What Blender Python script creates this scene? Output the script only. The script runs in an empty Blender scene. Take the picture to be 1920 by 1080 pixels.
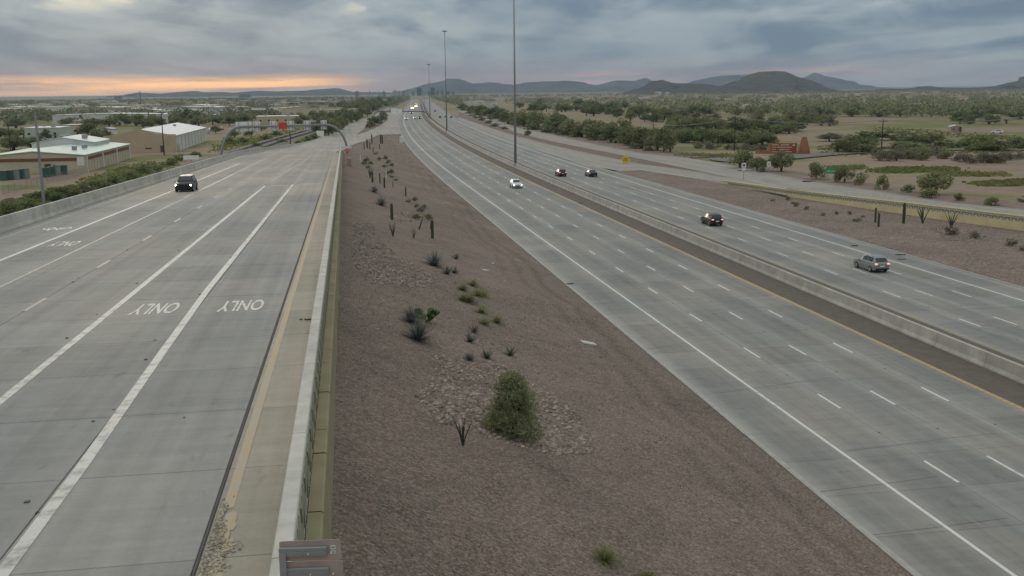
import bpy, bmesh, math, random
import numpy as np
from mathutils import Vector, Matrix
random.seed(7)
SC = bpy.context.scene
COL = SC.collection
R = math.radians

# ------------------------------------------------------------------ camera
F, H, ROLL = 1900.0, 19.333, -0.0109          # focal length in photo pixels, height above the freeway
TH = math.atan(370 / 1900)                      # pitch down
cT, sT, cR, sR = math.cos(TH), math.sin(TH), math.cos(ROLL), math.sin(ROLL)
r0, u0, f0 = Vector((1, 0, 0)), Vector((0, sT, cT)), Vector((0, cT, -sT))
Rv, Uv = r0 * cR + u0 * sR, u0 * cR - r0 * sR
cd = bpy.data.cameras.new('camera'); cam = bpy.data.objects.new('camera', cd); COL.objects.link(cam)
M = Matrix.Identity(4)
for i in range(3):
    M[i][0], M[i][1], M[i][2] = Rv[i], Uv[i], -f0[i]
M[2][3] = H
cam.matrix_world = M
cd.sensor_width = 36; cd.lens = 36 * F / 1920; cd.clip_start = 0.5; cd.clip_end = 90000
SC.camera = cam

# ------------------------------------------------------------------ sky, sun, exposure
SUN_AZ, SUN_EL = R(-20.5), R(9)                   # sunrise low behind the cloud, left of the view axis
w = bpy.data.worlds.new('World'); SC.world = w; w.use_nodes = True
nt = w.node_tree; nt.nodes.clear()
def nd(tree, t, **k):
    n = tree.nodes.new(t)
    for a, b in k.items():
        if a == 'ins':
            for key, v in b.items():
                n.inputs[key].default_value = v
        else: setattr(n, a, b)
    return n
def mth(tree, op, a, b=None, c=None, clamp=False):
    n = tree.nodes.new('ShaderNodeMath'); n.operation = op; n.use_clamp = clamp
    for i, v in enumerate((a, b, c)):
        if v is None: continue
        if isinstance(v, (int, float)): n.inputs[i].default_value = v
        else: tree.links.new(v, n.inputs[i])
    return n.outputs[0]
def mixc(tree, fac, a, b, bt='MIX'):
    n = tree.nodes.new('ShaderNodeMix'); n.data_type = 'RGBA'; n.blend_type = bt; n.clamp_factor = True
    for i, v in ((0, fac), (6, a), (7, b)):
        if isinstance(v, (int, float)): n.inputs[i].default_value = v
        elif isinstance(v, tuple): n.inputs[i].default_value = (*v[:3], 1)
        else: tree.links.new(v, n.inputs[i])
    return n.outputs[2]
def ramp(tree, x, stops, interp='LINEAR'):
    n = tree.nodes.new('ShaderNodeValToRGB'); n.color_ramp.interpolation = interp
    el = n.color_ramp.elements
    while len(el) < len(stops): el.new(0.5)
    for e, (p, c) in zip(el, stops):
        e.position = p; e.color = (c, c, c, 1) if isinstance(c, (int, float)) else (*c, 1)
    tree.links.new(x, n.inputs[0]); return n.outputs[0]
def noise(tree, vec, scale, detail=4, rough=0.5, dist=0.0):
    n = nd(tree, 'ShaderNodeTexNoise', ins={'Scale': scale, 'Detail': detail, 'Roughness': rough, 'Distortion': dist})
    if vec is not None: tree.links.new(vec, n.inputs['Vector'])
    return n.outputs['Fac']
def vmul(tree, vec, s):
    n = tree.nodes.new('ShaderNodeVectorMath'); n.operation = 'MULTIPLY'; tree.links.new(vec, n.inputs[0]); n.inputs[1].default_value = s
    return n.outputs[0]
tc = nd(nt, 'ShaderNodeTexCoord'); sep = nd(nt, 'ShaderNodeSeparateXYZ'); nt.links.new(tc.outputs['Generated'], sep.inputs[0])
dx, dy, dz = sep.outputs
sky = nd(nt, 'ShaderNodeTexSky', sky_type='NISHITA', sun_disc=False, sun_elevation=SUN_EL, sun_rotation=SUN_AZ)
sky.altitude = 700; sky.dust_density = 2.0
zc = mth(nt, 'MAXIMUM', dz, 0.0)
# a cloud deck: direction divided by height gives the perspective of a flat layer
den = mth(nt, 'ADD', zc, 0.045)
cmb = nd(nt, 'ShaderNodeCombineXYZ')
nt.links.new(mth(nt, 'DIVIDE', dx, den), cmb.inputs[0]); nt.links.new(mth(nt, 'DIVIDE', dy, den), cmb.inputs[1])
cl = cmb.outputs[0]
n1 = noise(nt, vmul(nt, cl, (0.75, 0.22, 1)), 1.0, 9, 0.56, 0.5)
n2 = noise(nt, vmul(nt, tc.outputs['Generated'], (8.5, 8.5, 24)), 1.0, 9, 0.58, 0.5)
n3 = noise(nt, vmul(nt, cl, (0.16, 0.10, 1)), 1.0, 3, 0.5, 0.2)
cn = mth(nt, 'ADD', mth(nt, 'MULTIPLY', n1, 0.5), mth(nt, 'MULTIPLY', n2, 0.5))
shade = ramp(nt, cn, [(0.38, 0.0), (0.59, 1.0)], 'EASE')
# cloud colours: blue grey bellies, paler breaks
ccol = mixc(nt, shade, (0.112, 0.163, 0.220), (0.292, 0.342, 0.366))
ccol = mixc(nt, ramp(nt, n3, [(0.44, 0), (0.62, 0.5)]), ccol, (0.118, 0.175, 0.232))
# overhead the deck is thinner and whiter than the rain-blue bank along the horizon
ccol = mixc(nt, ramp(nt, zc, [(0.09, 0.0), (0.38, 0.72)], 'EASE'), ccol, mixc(nt, shade, (0.170, 0.172, 0.168), (0.335, 0.328, 0.305)))
# azimuth from the sunrise
saz = Vector((math.sin(SUN_AZ), math.cos(SUN_AZ)))
cosaz = mth(nt, 'ADD', mth(nt, 'MULTIPLY', dx, saz.x), mth(nt, 'MULTIPLY', dy, saz.y))
near_sun = ramp(nt, cosaz, [(0.972, 0.0), (0.992, 1.0)], 'EASE')
wide_sun = ramp(nt, cosaz, [(0.40, 0.0), (0.98, 1.0)], 'EASE')
lowpink = mth(nt, 'MULTIPLY', ramp(nt, zc, [(0.0, 1.0), (0.012, 0.8), (0.034, 0.0)]), wide_sun)
ccol = mixc(nt, mth(nt, 'MULTIPLY', lowpink, 0.66), ccol, (0.37, 0.26, 0.265))
# overcast skies brighten towards the zenith (1 + 2 sin elevation)
cie = mth(nt, 'ADD', mth(nt, 'MULTIPLY', zc, 2.0), 1.0)
vs = nd(nt, 'ShaderNodeVectorMath', operation='SCALE'); nt.links.new(ccol, vs.inputs[0]); nt.links.new(cie, vs.inputs['Scale'])
# the clear strip under the deck where the sunrise shows, and thin breaks higher up
stri = noise(nt, vmul(nt, tc.outputs['Generated'], (5, 5, 130)), 1.0, 5, 0.55, 0.3)
band = ramp(nt, zc, [(0.0, 0.35), (0.004, 0.5), (0.0075, 1.0), (0.0125, 1.0), (0.0175, 0.0)])
bandm = mth(nt, 'MULTIPLY', mth(nt, 'MULTIPLY', band, near_sun), ramp(nt, stri, [(0.34, 0.15), (0.50, 1.0)]), clamp=True)
wisp = mth(nt, 'MULTIPLY', mth(nt, 'MULTIPLY', ramp(nt, zc, [(0.003, 0), (0.012, 1), (0.026, 0)]), wide_sun), ramp(nt, stri, [(0.53, 0), (0.66, 0.75)]), clamp=True)
gap = mth(nt, 'MULTIPLY', ramp(nt, cn, [(0.545, 0.0), (0.60, 1.0)]), ramp(nt, zc, [(0.066, 0.0), (0.084, 1.0)]), clamp=True)
gap = mth(nt, 'MULTIPLY', gap, mth(nt, 'ADD', mth(nt, 'MULTIPLY', wide_sun, 0.65), 0.15))
glow = mixc(nt, bandm, vs.outputs[0], (1.75, 0.86, 0.29))
glow = mixc(nt, mth(nt, 'MULTIPLY', wisp, 0.7), glow, (0.95, 0.50, 0.33))
glow = mixc(nt, mth(nt, 'MULTIPLY', gap, 0.9), glow, (0.78, 0.73, 0.52))
bg1 = nd(nt, 'ShaderNodeBackground', ins={'Strength': 0.06}); nt.links.new(sky.outputs[0], bg1.inputs[0])
bg2 = nd(nt, 'ShaderNodeBackground', ins={'Strength': 1.0}); nt.links.new(glow, bg2.inputs[0])
mx = nd(nt, 'ShaderNodeMixShader', ins={0: 0.975}); nt.links.new(bg1.outputs[0], mx.inputs[1]); nt.links.new(bg2.outputs[0], mx.inputs[2])
wo = nd(nt, 'ShaderNodeOutputWorld'); nt.links.new(mx.outputs[0], wo.inputs[0])
sd = bpy.data.lights.new('sun', 'SUN'); sd.energy = 0.5; sd.angle = R(18); sd.color = (1.0, 0.86, 0.72)
so_ = bpy.data.objects.new('sun', sd); COL.objects.link(so_)
so_.rotation_euler = Vector((-math.sin(SUN_AZ) * math.cos(SUN_EL), -math.cos(SUN_AZ) * math.cos(SUN_EL), -math.sin(SUN_EL))).to_track_quat('-Z', 'Y').to_euler()
vs_ = SC.view_settings; vs_.view_transform = 'Standard'; vs_.look = 'None'; vs_.exposure = 0.26; vs_.gamma = 1.0
cy = SC.cycles
SC.render.filter_size = 1.05
cy.use_denoising = True; cy.max_bounces = 6; cy.diffuse_bounces = 2; cy.glossy_bounces = 2; cy.transmission_bounces = 4
cy.transparent_max_bounces = 8; cy.volume_bounces = 0; cy.sample_clamp_indirect = 4

# ------------------------------------------------------------------ coordinates
PHI, PHR = -0.166, -0.160                       # headings of the freeway and of the exit ramp
def ray(px, py):
    u, v = px - 960, py - 540
    u, v = u * cR + v * sR, -u * sR + v * cR
    d = r0 * (u / F) + f0 - u0 * (v / F)
    return d
def at(px, py, z=0.0):
    d = ray(px, py); t = (z - H) / d.z
    return Vector((d.x * t, d.y * t, z))
def at_depth(px, py, D):
    d = ray(px, py); t = D / d.y
    return Vector((d.x * t, D, H + d.z * t))
def mpp(p): return ((p.y) * cT + (H - p.z) * sT) / F     # metres per photo pixel at a point
def interp(x, tab):
    if x <= tab[0][0]: return tab[0][1]
    for (a, b), (c, d) in zip(tab, tab[1:]):
        if x <= c: return b + (d - b) * (x - a) / (c - a)
    return tab[-1][1]
def sstep(a, b, x):
    t = min(1, max(0, (x - a) / (b - a))); return t * t * (3 - 2 * t)
def dev(s):
    if s < 200: return 0.0
    if s < 450: return 8.2e-5 * (s - 200) ** 2
    if s < 900: return 5.125 + .041 * (s - 450) + 4e-5 * (s - 450) ** 2
    return 31.675 + .077 * (s - 900)
def fr(s, o, phi): return (s * math.sin(phi) + o * math.cos(phi), s * math.cos(phi) - o * math.sin(phi))
def fw(s, o, z=0.0):
    x, y = fr(s, o + dev(s), PHI); return Vector((x, y, z))
def fwd(s, o, z=0.0):                            # direction along the freeway
    return (fw(s + 1, o) - fw(s - 1, o)).normalized()
def rz(s):
    a = 12.055 - .027 * s
    if s < 360: return a
    t = min(1, (s - 360) / 150); h0 = 12.055 - .027 * 360
    # cubic from (360, slope -.027) to (510, 0.05)
    return (2*t**3-3*t**2+1)*h0 + (t**3-2*t**2+t)*(-.027*150) + (-2*t**3+3*t**2)*0.05
def rp(s, o, dz=0.0):
    x, y = fr(s, o, PHR); return Vector((x, y, rz(s) + dz))
def rp_at(px, py, dz=0.0):
    z = 8.0
    for _ in range(40):
        p = at(px, py, z + dz); s = p.x * math.sin(PHR) + p.y * math.cos(PHR); z = rz(s)
    p = at(px, py, z + dz)
    return p.x * math.sin(PHR) + p.y * math.cos(PHR), p.x * math.cos(PHR) - p.y * math.sin(PHR)

# ------------------------------------------------------------------ object helpers
def link(o, parent=None):
    COL.objects.link(o)
    if parent is not None: o.parent = parent
    return o
def tag(o, label=None, cat=None, group=None, kind=None):
    if label: o['label'] = label
    if cat: o['category'] = cat
    if group: o['group'] = group
    if kind: o['kind'] = kind
    return o
def empty(name, loc, rot=0.0, label=None, cat=None, group=None):
    o = bpy.data.objects.new(name, None); link(o); o.location = loc; o.rotation_euler = (0, 0, rot)
    o.empty_display_size = 0.3
    return tag(o, label, cat, group)
class MB:
    def __init__(s): s.v = []; s.f = []; s.uv = None
    def add(s, vs, fs):
        b = len(s.v); s.v += [tuple(v) for v in vs]; s.f += [tuple(b + i for i in f) for f in fs]; return s
    def box(s, c, d, rz_=0.0, tx=1.0, ty=1.0, rot=None):
        hx, hy, hz = d[0] / 2, d[1] / 2, d[2] / 2
        vs = []
        m = rot or Matrix.Rotation(rz_, 3, 'Z')
        for z in (-1, 1):
            k, l = (tx, ty) if z > 0 else (1, 1)
            for x, y in ((-1, -1), (1, -1), (1, 1), (-1, 1)):
                vs.append(Vector(c) + m @ Vector((x * hx * k, y * hy * l, z * hz)))
        return s.add(vs, [(3, 2, 1, 0), (4, 5, 6, 7), (0, 1, 5, 4), (1, 2, 6, 5), (2, 3, 7, 6), (3, 0, 4, 7)])
    def cbox(s, c, d, b=0.02, rz_=0.0):
        # box with chamfered top edges
        hx, hy, hz = d[0] / 2, d[1] / 2, d[2] / 2
        m = Matrix.Rotation(rz_, 3, 'Z'); vs = []
        for z, i in ((-hz, 0), (hz - b, 0), (hz, b)):
            for x, y in ((-1, -1), (1, -1), (1, 1), (-1, 1)): vs.append(Vector(c) + m @ Vector((x * (hx - i), y * (hy - i), z)))
        fs = [(3, 2, 1, 0), (8, 9, 10, 11)]
        for k in (0, 4):
            for j in range(4): fs.append((k + j, k + (j + 1) % 4, k + 4 + (j + 1) % 4, k + 4 + j))
        return s.add(vs, fs)
    def tube(s, p, q, r1, r2=None, n=8, cap=True):
        r2 = r1 if r2 is None else r2
        p, q = Vector(p), Vector(q); d = (q - p).normalized()
        a = d.orthogonal().normalized(); b = d.cross(a)
        vs = []
        for c, r in ((p, r1), (q, r2)):
            for i in range(n):
                t = 2 * math.pi * i / n; vs.append(c + a * math.cos(t) * r + b * math.sin(t) * r)
        fs = [(i, (i + 1) % n, n + (i + 1) % n, n + i) for i in range(n)]
        if cap: fs += [tuple(range(n - 1, -1, -1)), tuple(range(n, 2 * n))]
        return s.add(vs, fs)
    def path(s, pts, rad, n=8):
        pts = [Vector(p) for p in pts]
        rings = []
        for i, p in enumerate(pts):
            d = (pts[min(i + 1, len(pts) - 1)] - pts[max(i - 1, 0)]).normalized()
            a = Vector((0, 0, 1)).cross(d)
            if a.length < .05: a = Vector((1, 0, 0))
            a = (a - d * a.dot(d)).normalized(); b = d.cross(a)
            r = rad[i] if isinstance(rad, (list, tuple)) else rad
            rings.append([p + a * math.cos(2*math.pi*k/n) * r + b * math.sin(2*math.pi*k/n) * r for k in range(n)])
        vs = [v for r in rings for v in r]; fs = []
        for i in range(len(pts) - 1):
            for k in range(n): fs.append((i*n+k, i*n+(k+1)%n, (i+1)*n+(k+1)%n, (i+1)*n+k))
        fs += [tuple(range(n-1, -1, -1)), tuple(range((len(pts)-1)*n, len(pts)*n))]
        return s.add(vs, fs)
    def quad(s, a, b, c, d): return s.add([a, b, c, d], [(0, 1, 2, 3)])
    def mesh(s, name, mats=None, smooth=False):
        m = bpy.data.meshes.new(name); m.from_pydata(s.v, [], s.f); m.update()
        if mats is not None:
            for k in (mats if isinstance(mats, (list, tuple)) else [mats]): m.materials.append(k)
        if s.uv is not None:
            ul = m.uv_layers.new(name='so')
            li = np.zeros(len(m.loops), dtype=np.int32); m.loops.foreach_get('vertex_index', li)
            ul.data.foreach_set('uv', np.array(s.uv, dtype=np.float32)[li].ravel())
        if smooth: m.polygons.foreach_set('use_smooth', [True] * len(m.polygons))
        return m
    def build(s, name, mat, parent=None, smooth=False, **t):
        o = bpy.data.objects.new(name, s.mesh(name, mat, smooth)); link(o, parent); return tag(o, **t)
def inst(name, me, parent=None, loc=(0, 0, 0), rot=(0, 0, 0), sc=(1, 1, 1), **t):
    o = bpy.data.objects.new(name, me); link(o, parent); o.location = loc; o.rotation_euler = rot; o.scale = sc
    return tag(o, **t)
def grid(name, rows, mat, parent=None, uv=None, smooth=True, **t):
    # rows: list of lists of points
    b = MB(); n = len(rows[0])
    b.v = [tuple(p) for r in rows for p in r]
    b.f = [(i*n+j, i*n+j+1, (i+1)*n+j+1, (i+1)*n+j) for i in range(len(rows)-1) for j in range(n-1)]
    if uv: b.uv = [q for r in uv for q in r]
    return b.build(name, mat, parent, smooth, **t)

# ------------------------------------------------------------------ materials
def newmat(name):
    m = bpy.data.materials.new(name); m.use_nodes = True
    t = m.node_tree; return m, t, t.nodes['Principled BSDF']
def simple(name, col, rough=0.7, var=0.12, scale=3.0, metal=0.0, spec=0.3, bump=0.0, rnd=0.0, detail=5):
    m, t, b = newmat(name)
    p = nd(t, 'ShaderNodeNewGeometry').outputs['Position']
    f = noise(t, p, scale, detail, 0.6)
    lo, hi = tuple(c * (1 - var) for c in col), tuple(min(1, c * (1 + var)) for c in col)
    c = mixc(t, ramp(t, f, [(0.3, 0), (0.7, 1)]), lo, hi)
    if rnd:
        oi = nd(t, 'ShaderNodeObjectInfo').outputs['Random']
        hs = nd(t, 'ShaderNodeHueSaturation'); t.links.new(c, hs.inputs['Color'])
        t.links.new(mth(t, 'ADD', mth(t, 'MULTIPLY', oi, 2 * rnd), 1 - rnd), hs.inputs['Value']); c = hs.outputs[0]
    t.links.new(c, b.inputs['Base Color'])
    b.inputs['Roughness'].default_value = rough; b.inputs['Metallic'].default_value = metal
    b.inputs['Specular IOR Level'].default_value = spec
    if bump:
        bn = nd(t, 'ShaderNodeBump', ins={'Strength': bump, 'Distance': 0.02}); t.links.new(noise(t, p, scale * 6, 4), bn.inputs['Height'])
        t.links.new(bn.outputs[0], b.inputs['Normal'])
    return m
def emis(name, col, st):
    m, t, b = newmat(name)
    b.inputs['Base Color'].default_value = (*[min(c, 1) for c in col], 1); b.inputs['Emission Color'].default_value = (*col, 1); b.inputs['Emission Strength'].default_value = st
    b.inputs['Roughness'].default_value = 0.2
    return m
def concrete(name, base, phi=None, o0=0.0, W=3.66, amp=0.10, tint=(0.97, 1.0, 1.0), rnd=0.085, joints=False):
    # phi given: lane coordinate from the position; otherwise from the uv (offset, distance)
    m, t, b = newmat(name)
    pos = nd(t, 'ShaderNodeNewGeometry').outputs['Position']
    if phi is not None:
        sp = nd(t, 'ShaderNodeSeparateXYZ'); t.links.new(pos, sp.inputs[0]); x, y, z = sp.outputs
        o = mth(t, 'SUBTRACT', mth(t, 'MULTIPLY', x, math.cos(phi)), mth(t, 'MULTIPLY', y, math.sin(phi)))
        s = mth(t, 'ADD', mth(t, 'MULTIPLY', x, math.sin(phi)), mth(t, 'MULTIPLY', y, math.cos(phi)))
    else:
        uvn = nd(t, 'ShaderNodeUVMap'); sp = nd(t, 'ShaderNodeSeparateXYZ'); t.links.new(uvn.outputs[0], sp.inputs[0]); o, s = sp.outputs[0], sp.outputs[1]
    cb = nd(t, 'ShaderNodeCombineXYZ'); t.links.new(o, cb.inputs[0]); t.links.new(s, cb.inputs[1]); vec = cb.outputs[0]
    lane = mth(t, 'FRACT', mth(t, 'DIVIDE', mth(t, 'SUBTRACT', o, o0), W))
    c1 = mth(t, 'COSINE', mth(t, 'MULTIPLY', lane, 2 * math.pi))       # light at the lane lines
    c2 = mth(t, 'COSINE', mth(t, 'MULTIPLY', lane, 4 * math.pi))       # two wheel paths
    band = mth(t, 'ADD', mth(t, 'MULTIPLY', c1, amp * 0.75), mth(t, 'MULTIPLY', c2, amp * 0.45))
    st = noise(t, vmul(t, vec, (2.6, 0.035, 1)), 1.0, 5, 0.55)         # long streaks
    st2 = noise(t, vmul(t, vec, (0.55, 0.012, 1)), 1.0, 3, 0.5)
    tr = noise(t, vmul(t, vec, (0.10, 1.9, 1)), 1.0, 4, 0.65)          # transverse tining
    bl = noise(t, vmul(t, vec, (0.13, 0.06, 1)), 1.0, 6, 0.6)
    fine = noise(t, vec, 9.0, 5, 0.7)
    spots = noise(t, vec, 1.1, 6, 0.65)
    v = mth(t, 'ADD', band, 1.0)
    for q, k in ((st, 0.42), (st2, 0.44), (tr, 0.34), (bl, 0.78), (fine, 0.26), (spots, 0.32)):
        v = mth(t, 'ADD', v, mth(t, 'MULTIPLY', mth(t, 'SUBTRACT', q, 0.5), k))
    if rnd:
        oi = nd(t, 'ShaderNodeObjectInfo').outputs['Random']
        v = mth(t, 'ADD', v, mth(t, 'MULTIPLY', mth(t, 'SUBTRACT', oi, 0.5), 2 * rnd))
    # dark spots of oil and rubber
    oil = ramp(t, noise(t, vmul(t, vec, (1.4, 0.5, 1)), 1.3, 5, 0.6), [(0.62, 0.0), (0.76, 0.26)])
    v = mth(t, 'SUBTRACT', v, oil)
    if joints:
        jj = mth(t, 'FRACT', mth(t, 'DIVIDE', s, 4.6))
        v = mth(t, 'SUBTRACT', v, mth(t, 'MULTIPLY', mth(t, 'LESS_THAN', jj, 0.012), 0.10))
    v = mth(t, 'MAXIMUM', v, 0.25)
    hs = nd(t, 'ShaderNodeVectorMath', operation='SCALE')
    warm = mixc(t, ramp(t, bl, [(0.40, 0), (0.62, 1)]), tuple(a * k for a, k in zip(base, tint)), tuple(a * k for a, k in zip(base, (1.03, 0.985, 0.94))))
    t.links.new(warm, hs.inputs[0]); t.links.new(v, hs.inputs['Scale'])
    t.links.new(hs.outputs[0], b.inputs['Base Color'])
    b.inputs['Roughness'].default_value = 0.82; b.inputs['Specular IOR Level'].default_value = 0.28
    bn = nd(t, 'ShaderNodeBump', ins={'Strength': 0.25, 'Distance': 0.01}); t.links.new(tr, bn.inputs['Height']); t.links.new(bn.outputs[0], b.inputs['Normal'])
    return m
def paint(name, col, under, worn=0.42, rumble=0.0):
    m, t, b = newmat(name)
    p = nd(t, 'ShaderNodeNewGeometry').outputs['Position']
    f = noise(t, p, 2.2, 8, 0.72); g = noise(t, p, 0.12, 3, 0.5)
    f = mth(t, 'ADD', f, mth(t, 'MULTIPLY', mth(t, 'SUBTRACT', g, 0.5), 0.35))
    k = ramp(t, f, [(worn - 0.09, 1.0), (worn + 0.10, 0.0)])
    if rumble:
        uvn = nd(t, 'ShaderNodeUVMap'); sp = nd(t, 'ShaderNodeSeparateXYZ'); t.links.new(uvn.outputs[0], sp.inputs[0])
        q = mth(t, 'FRACT', mth(t, 'DIVIDE', sp.outputs[1], rumble))
        k = mth(t, 'MAXIMUM', k, mth(t, 'MULTIPLY', mth(t, 'LESS_THAN', q, 0.42), 0.62))
    c = mixc(t, k, mixc(t, noise(t, p, 0.7, 5), tuple(x * 0.86 for x in col), col), under)
    t.links.new(c, b.inputs['Base Color']); b.inputs['Roughness'].default_value = 0.6; b.inputs['Specular IOR Level'].default_value = 0.3
    return m
def gravel(name, base, sc=9.0, dark=(0.4, 0.4, 0.4), tracks=False):
    m, t, b = newmat(name)
    p = nd(t, 'ShaderNodeNewGeometry').outputs['Position']
    vo = nd(t, 'ShaderNodeTexVoronoi', ins={'Scale': sc, 'Randomness': 1.0}); t.links.new(p, vo.inputs['Vector'])
    sp = nd(t, 'ShaderNodeSeparateColor'); t.links.new(vo.outputs['Color'], sp.inputs[0])
    v2 = nd(t, 'ShaderNodeTexVoronoi', ins={'Scale': sc * 2.7}); t.links.new(p, v2.inputs['Vector'])
    s2 = nd(t, 'ShaderNodeSeparateColor'); t.links.new(v2.outputs['Color'], s2.inputs[0])
    big = noise(t, p, 0.11, 5, 0.6); mid = noise(t, p, 0.7, 5, 0.6)
    v = mth(t, 'ADD', 0.47, mth(t, 'MULTIPLY', mth(t, 'POWER', sp.outputs[0], 1.6), 0.68))
    v = mth(t, 'ADD', v, mth(t, 'MULTIPLY', s2.outputs[0], 0.56))
    for q, k in ((big, 0.85), (mid, 0.42)): v = mth(t, 'ADD', v, mth(t, 'MULTIPLY', mth(t, 'SUBTRACT', q, 0.5), k))
    if tracks:
        x_, y_, z_ = nd(t, 'ShaderNodeSeparateXYZ').outputs[:]; t.links.new(p, x_.node.inputs[0])
        o = mth(t, 'SUBTRACT', mth(t, 'MULTIPLY', x_, math.cos(PHI)), mth(t, 'MULTIPLY', y_, math.sin(PHI)))
        s = mth(t, 'ADD', mth(t, 'MULTIPLY', x_, math.sin(PHI)), mth(t, 'MULTIPLY', y_, math.cos(PHI)))
        wob = mth(t, 'ADD', o, mth(t, 'MULTIPLY', mth(t, 'SUBTRACT', noise(t, p, 0.05, 2), 0.5), 6.0))
        for oc, wd, k in ((17.6, 0.6, 0.26), (19.4, 0.7, 0.32), (15.9, 0.45, 0.16)):
            g = mth(t, 'DIVIDE', mth(t, 'ABSOLUTE', mth(t, 'SUBTRACT', wob, oc)), wd)
            g = mth(t, 'SUBTRACT', 1.0, g, clamp=True)
            v = mth(t, 'SUBTRACT', v, mth(t, 'MULTIPLY', g, mth(t, 'MULTIPLY', ramp(t, mid, [(0.35, 0.2), (0.6, 1)]), k)))
    tintm = mixc(t, sp.outputs[1], tuple(c * k for c, k in zip(base, (1.06, 0.98, 0.92))), tuple(c * k for c, k in zip(base, (0.95, 1.0, 1.05))))
    hs = nd(t, 'ShaderNodeVectorMath', operation='SCALE'); t.links.new(tintm, hs.inputs[0]); t.links.new(v, hs.inputs['Scale'])
    t.links.new(hs.outputs[0], b.inputs['Base Color']); b.inputs['Roughness'].default_value = 0.95; b.inputs['Specular IOR Level'].default_value = 0.15
    bn = nd(t, 'ShaderNodeBump', ins={'Strength': 0.8, 'Distance': 0.05}); t.links.new(vo.outputs['Distance'], bn.inputs['Height']); bn.invert = True
    t.links.new(bn.outputs[0], b.inputs['Normal'])
    return m
def leafmat(name, col, hue=0.03, trans=0.42):
    m, t, b = newmat(name)
    ge = nd(t, 'ShaderNodeNewGeometry'); oi = nd(t, 'ShaderNodeObjectInfo').outputs['Random']
    v = mth(t, 'ADD', mth(t, 'MULTIPLY', ge.outputs['Random Per Island'], 0.85), 0.55)
    v = mth(t, 'MULTIPLY', v, mth(t, 'ADD', mth(t, 'MULTIPLY', oi, 0.35), 0.82))
    hs = nd(t, 'ShaderNodeHueSaturation', ins={'Color': (*col, 1)}); t.links.new(v, hs.inputs['Value'])
    t.links.new(mth(t, 'ADD', mth(t, 'MULTIPLY', mth(t, 'SUBTRACT', ge.outputs['Random Per Island'], 0.5), hue), 0.5), hs.inputs['Hue'])
    t.links.new(hs.outputs[0], b.inputs['Base Color']); b.inputs['Roughness'].default_value = 0.75; b.inputs['Specular IOR Level'].default_value = 0.2
    tr = nd(t, 'ShaderNodeBsdfTranslucent'); t.links.new(hs.outputs[0], tr.inputs[0])
    ms = nd(t, 'ShaderNodeMixShader', ins={0: trans}); t.links.new(b.outputs[0], ms.inputs[1]); t.links.new(tr.outputs[0], ms.inputs[2])
    t.links.new(ms.outputs[0], t.nodes['Material Output'].inputs[0])
    return m
_c = None
CON = (0.272, 0.266, 0.246)
m_fwy = concrete('freeway_concrete', CON, PHI, 26.0, 3.625, 0.13)
m_fwy_uv = concrete('freeway_concrete_far', CON, None, 26.0, 3.625, 0.13, joints=True, rnd=0)
m_fwy2 = concrete('freeway_concrete_outbound', CON, PHI, 47.8, 3.3, 0.12)
m_fwy2_uv = concrete('freeway_concrete_outbound_far', CON, None, 47.8, 3.3, 0.12, joints=True, rnd=0)
m_rmp = concrete('ramp_concrete', (0.290, 0.283, 0.263), PHR, -9.45, 3.35, 0.05)
m_rmp_uv = concrete('ramp_concrete_far', (0.330, 0.310, 0.270), None, -9.45, 3.35, 0.05, joints=True, rnd=0)
m_gut = concrete('gutter_concrete', (0.37, 0.338, 0.280), PHR, 0.0, 5.0, 0.05, tint=(1.0, 1.0, 0.97))
m_asph = simple('median_asphalt', (0.140, 0.120, 0.098), 0.9, 0.16, 1.2, bump=0.2)
m_barr = simple('barrier_concrete', (0.46, 0.44, 0.385), 0.8, 0.20, 0.7, bump=0.1, rnd=0.06)
m_barrw = simple('barrier_cap_concrete', (0.50, 0.48, 0.42), 0.8, 0.16, 1.5, bump=0.1, rnd=0.05)
m_kerb = simple('kerb_concrete', (0.40, 0.385, 0.345), 0.85, 0.14, 1.5)
m_joint = simple('joint_sealant', (0.12, 0.112, 0.10), 0.9); m_seal = simple('joint_tar', (0.115, 0.108, 0.096), 0.9)
m_white = paint('white_road_paint', (0.78, 0.77, 0.71), (0.30, 0.29, 0.26), 0.36)
m_whiter = paint('ramp_white_paint', (0.64, 0.635, 0.58), (0.30, 0.29, 0.26), 0.41)
m_whitew = paint('worn_white_road_paint', (0.50, 0.485, 0.43), (0.33, 0.31, 0.27), 0.50)
m_yel = paint('yellow_road_paint', (0.46, 0.32, 0.125), (0.35, 0.315, 0.25), 0.53)
m_yelr = paint('yellow_rumble_paint', (0.58, 0.39, 0.14), (0.30, 0.27, 0.22), 0.38, rumble=0.61)
m_grav = gravel('bank_gravel', (0.212, 0.171, 0.138), 10.5, tracks=True)
m_grav2 = gravel('slope_gravel', (0.215, 0.175, 0.142), 5.0)
m_cob = None
m_wall = simple('wall_olive_concrete', (0.31, 0.275, 0.165), 0.85, 0.14, 0.8, bump=0.15, rnd=0.05)
m_wally = simple('wall_yellow_concrete', (0.70, 0.585, 0.335), 0.85, 0.10, 0.6, bump=0.1)
m_motif = simple('motif_teal_grey', (0.15, 0.17, 0.145), 0.8, 0.15, 2.0)
m_motif2 = simple('motif_pale_grey', (0.60, 0.55, 0.385), 0.8, 0.12, 2.0)
m_steel = simple('galvanised_steel', (0.30, 0.31, 0.31), 0.55, 0.10, 0.6, metal=0.3)
m_dkst = simple('dark_weathered_steel', (0.09, 0.09, 0.09), 0.6)
m_wood = simple('pole_wood', (0.055, 0.042, 0.032), 0.9, 0.3, 1.5)
m_black = simple('black_rubber', (0.018, 0.018, 0.018), 0.8)
m_trunk = simple('bark', (0.075, 0.058, 0.043), 0.95, 0.3, 4)
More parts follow.
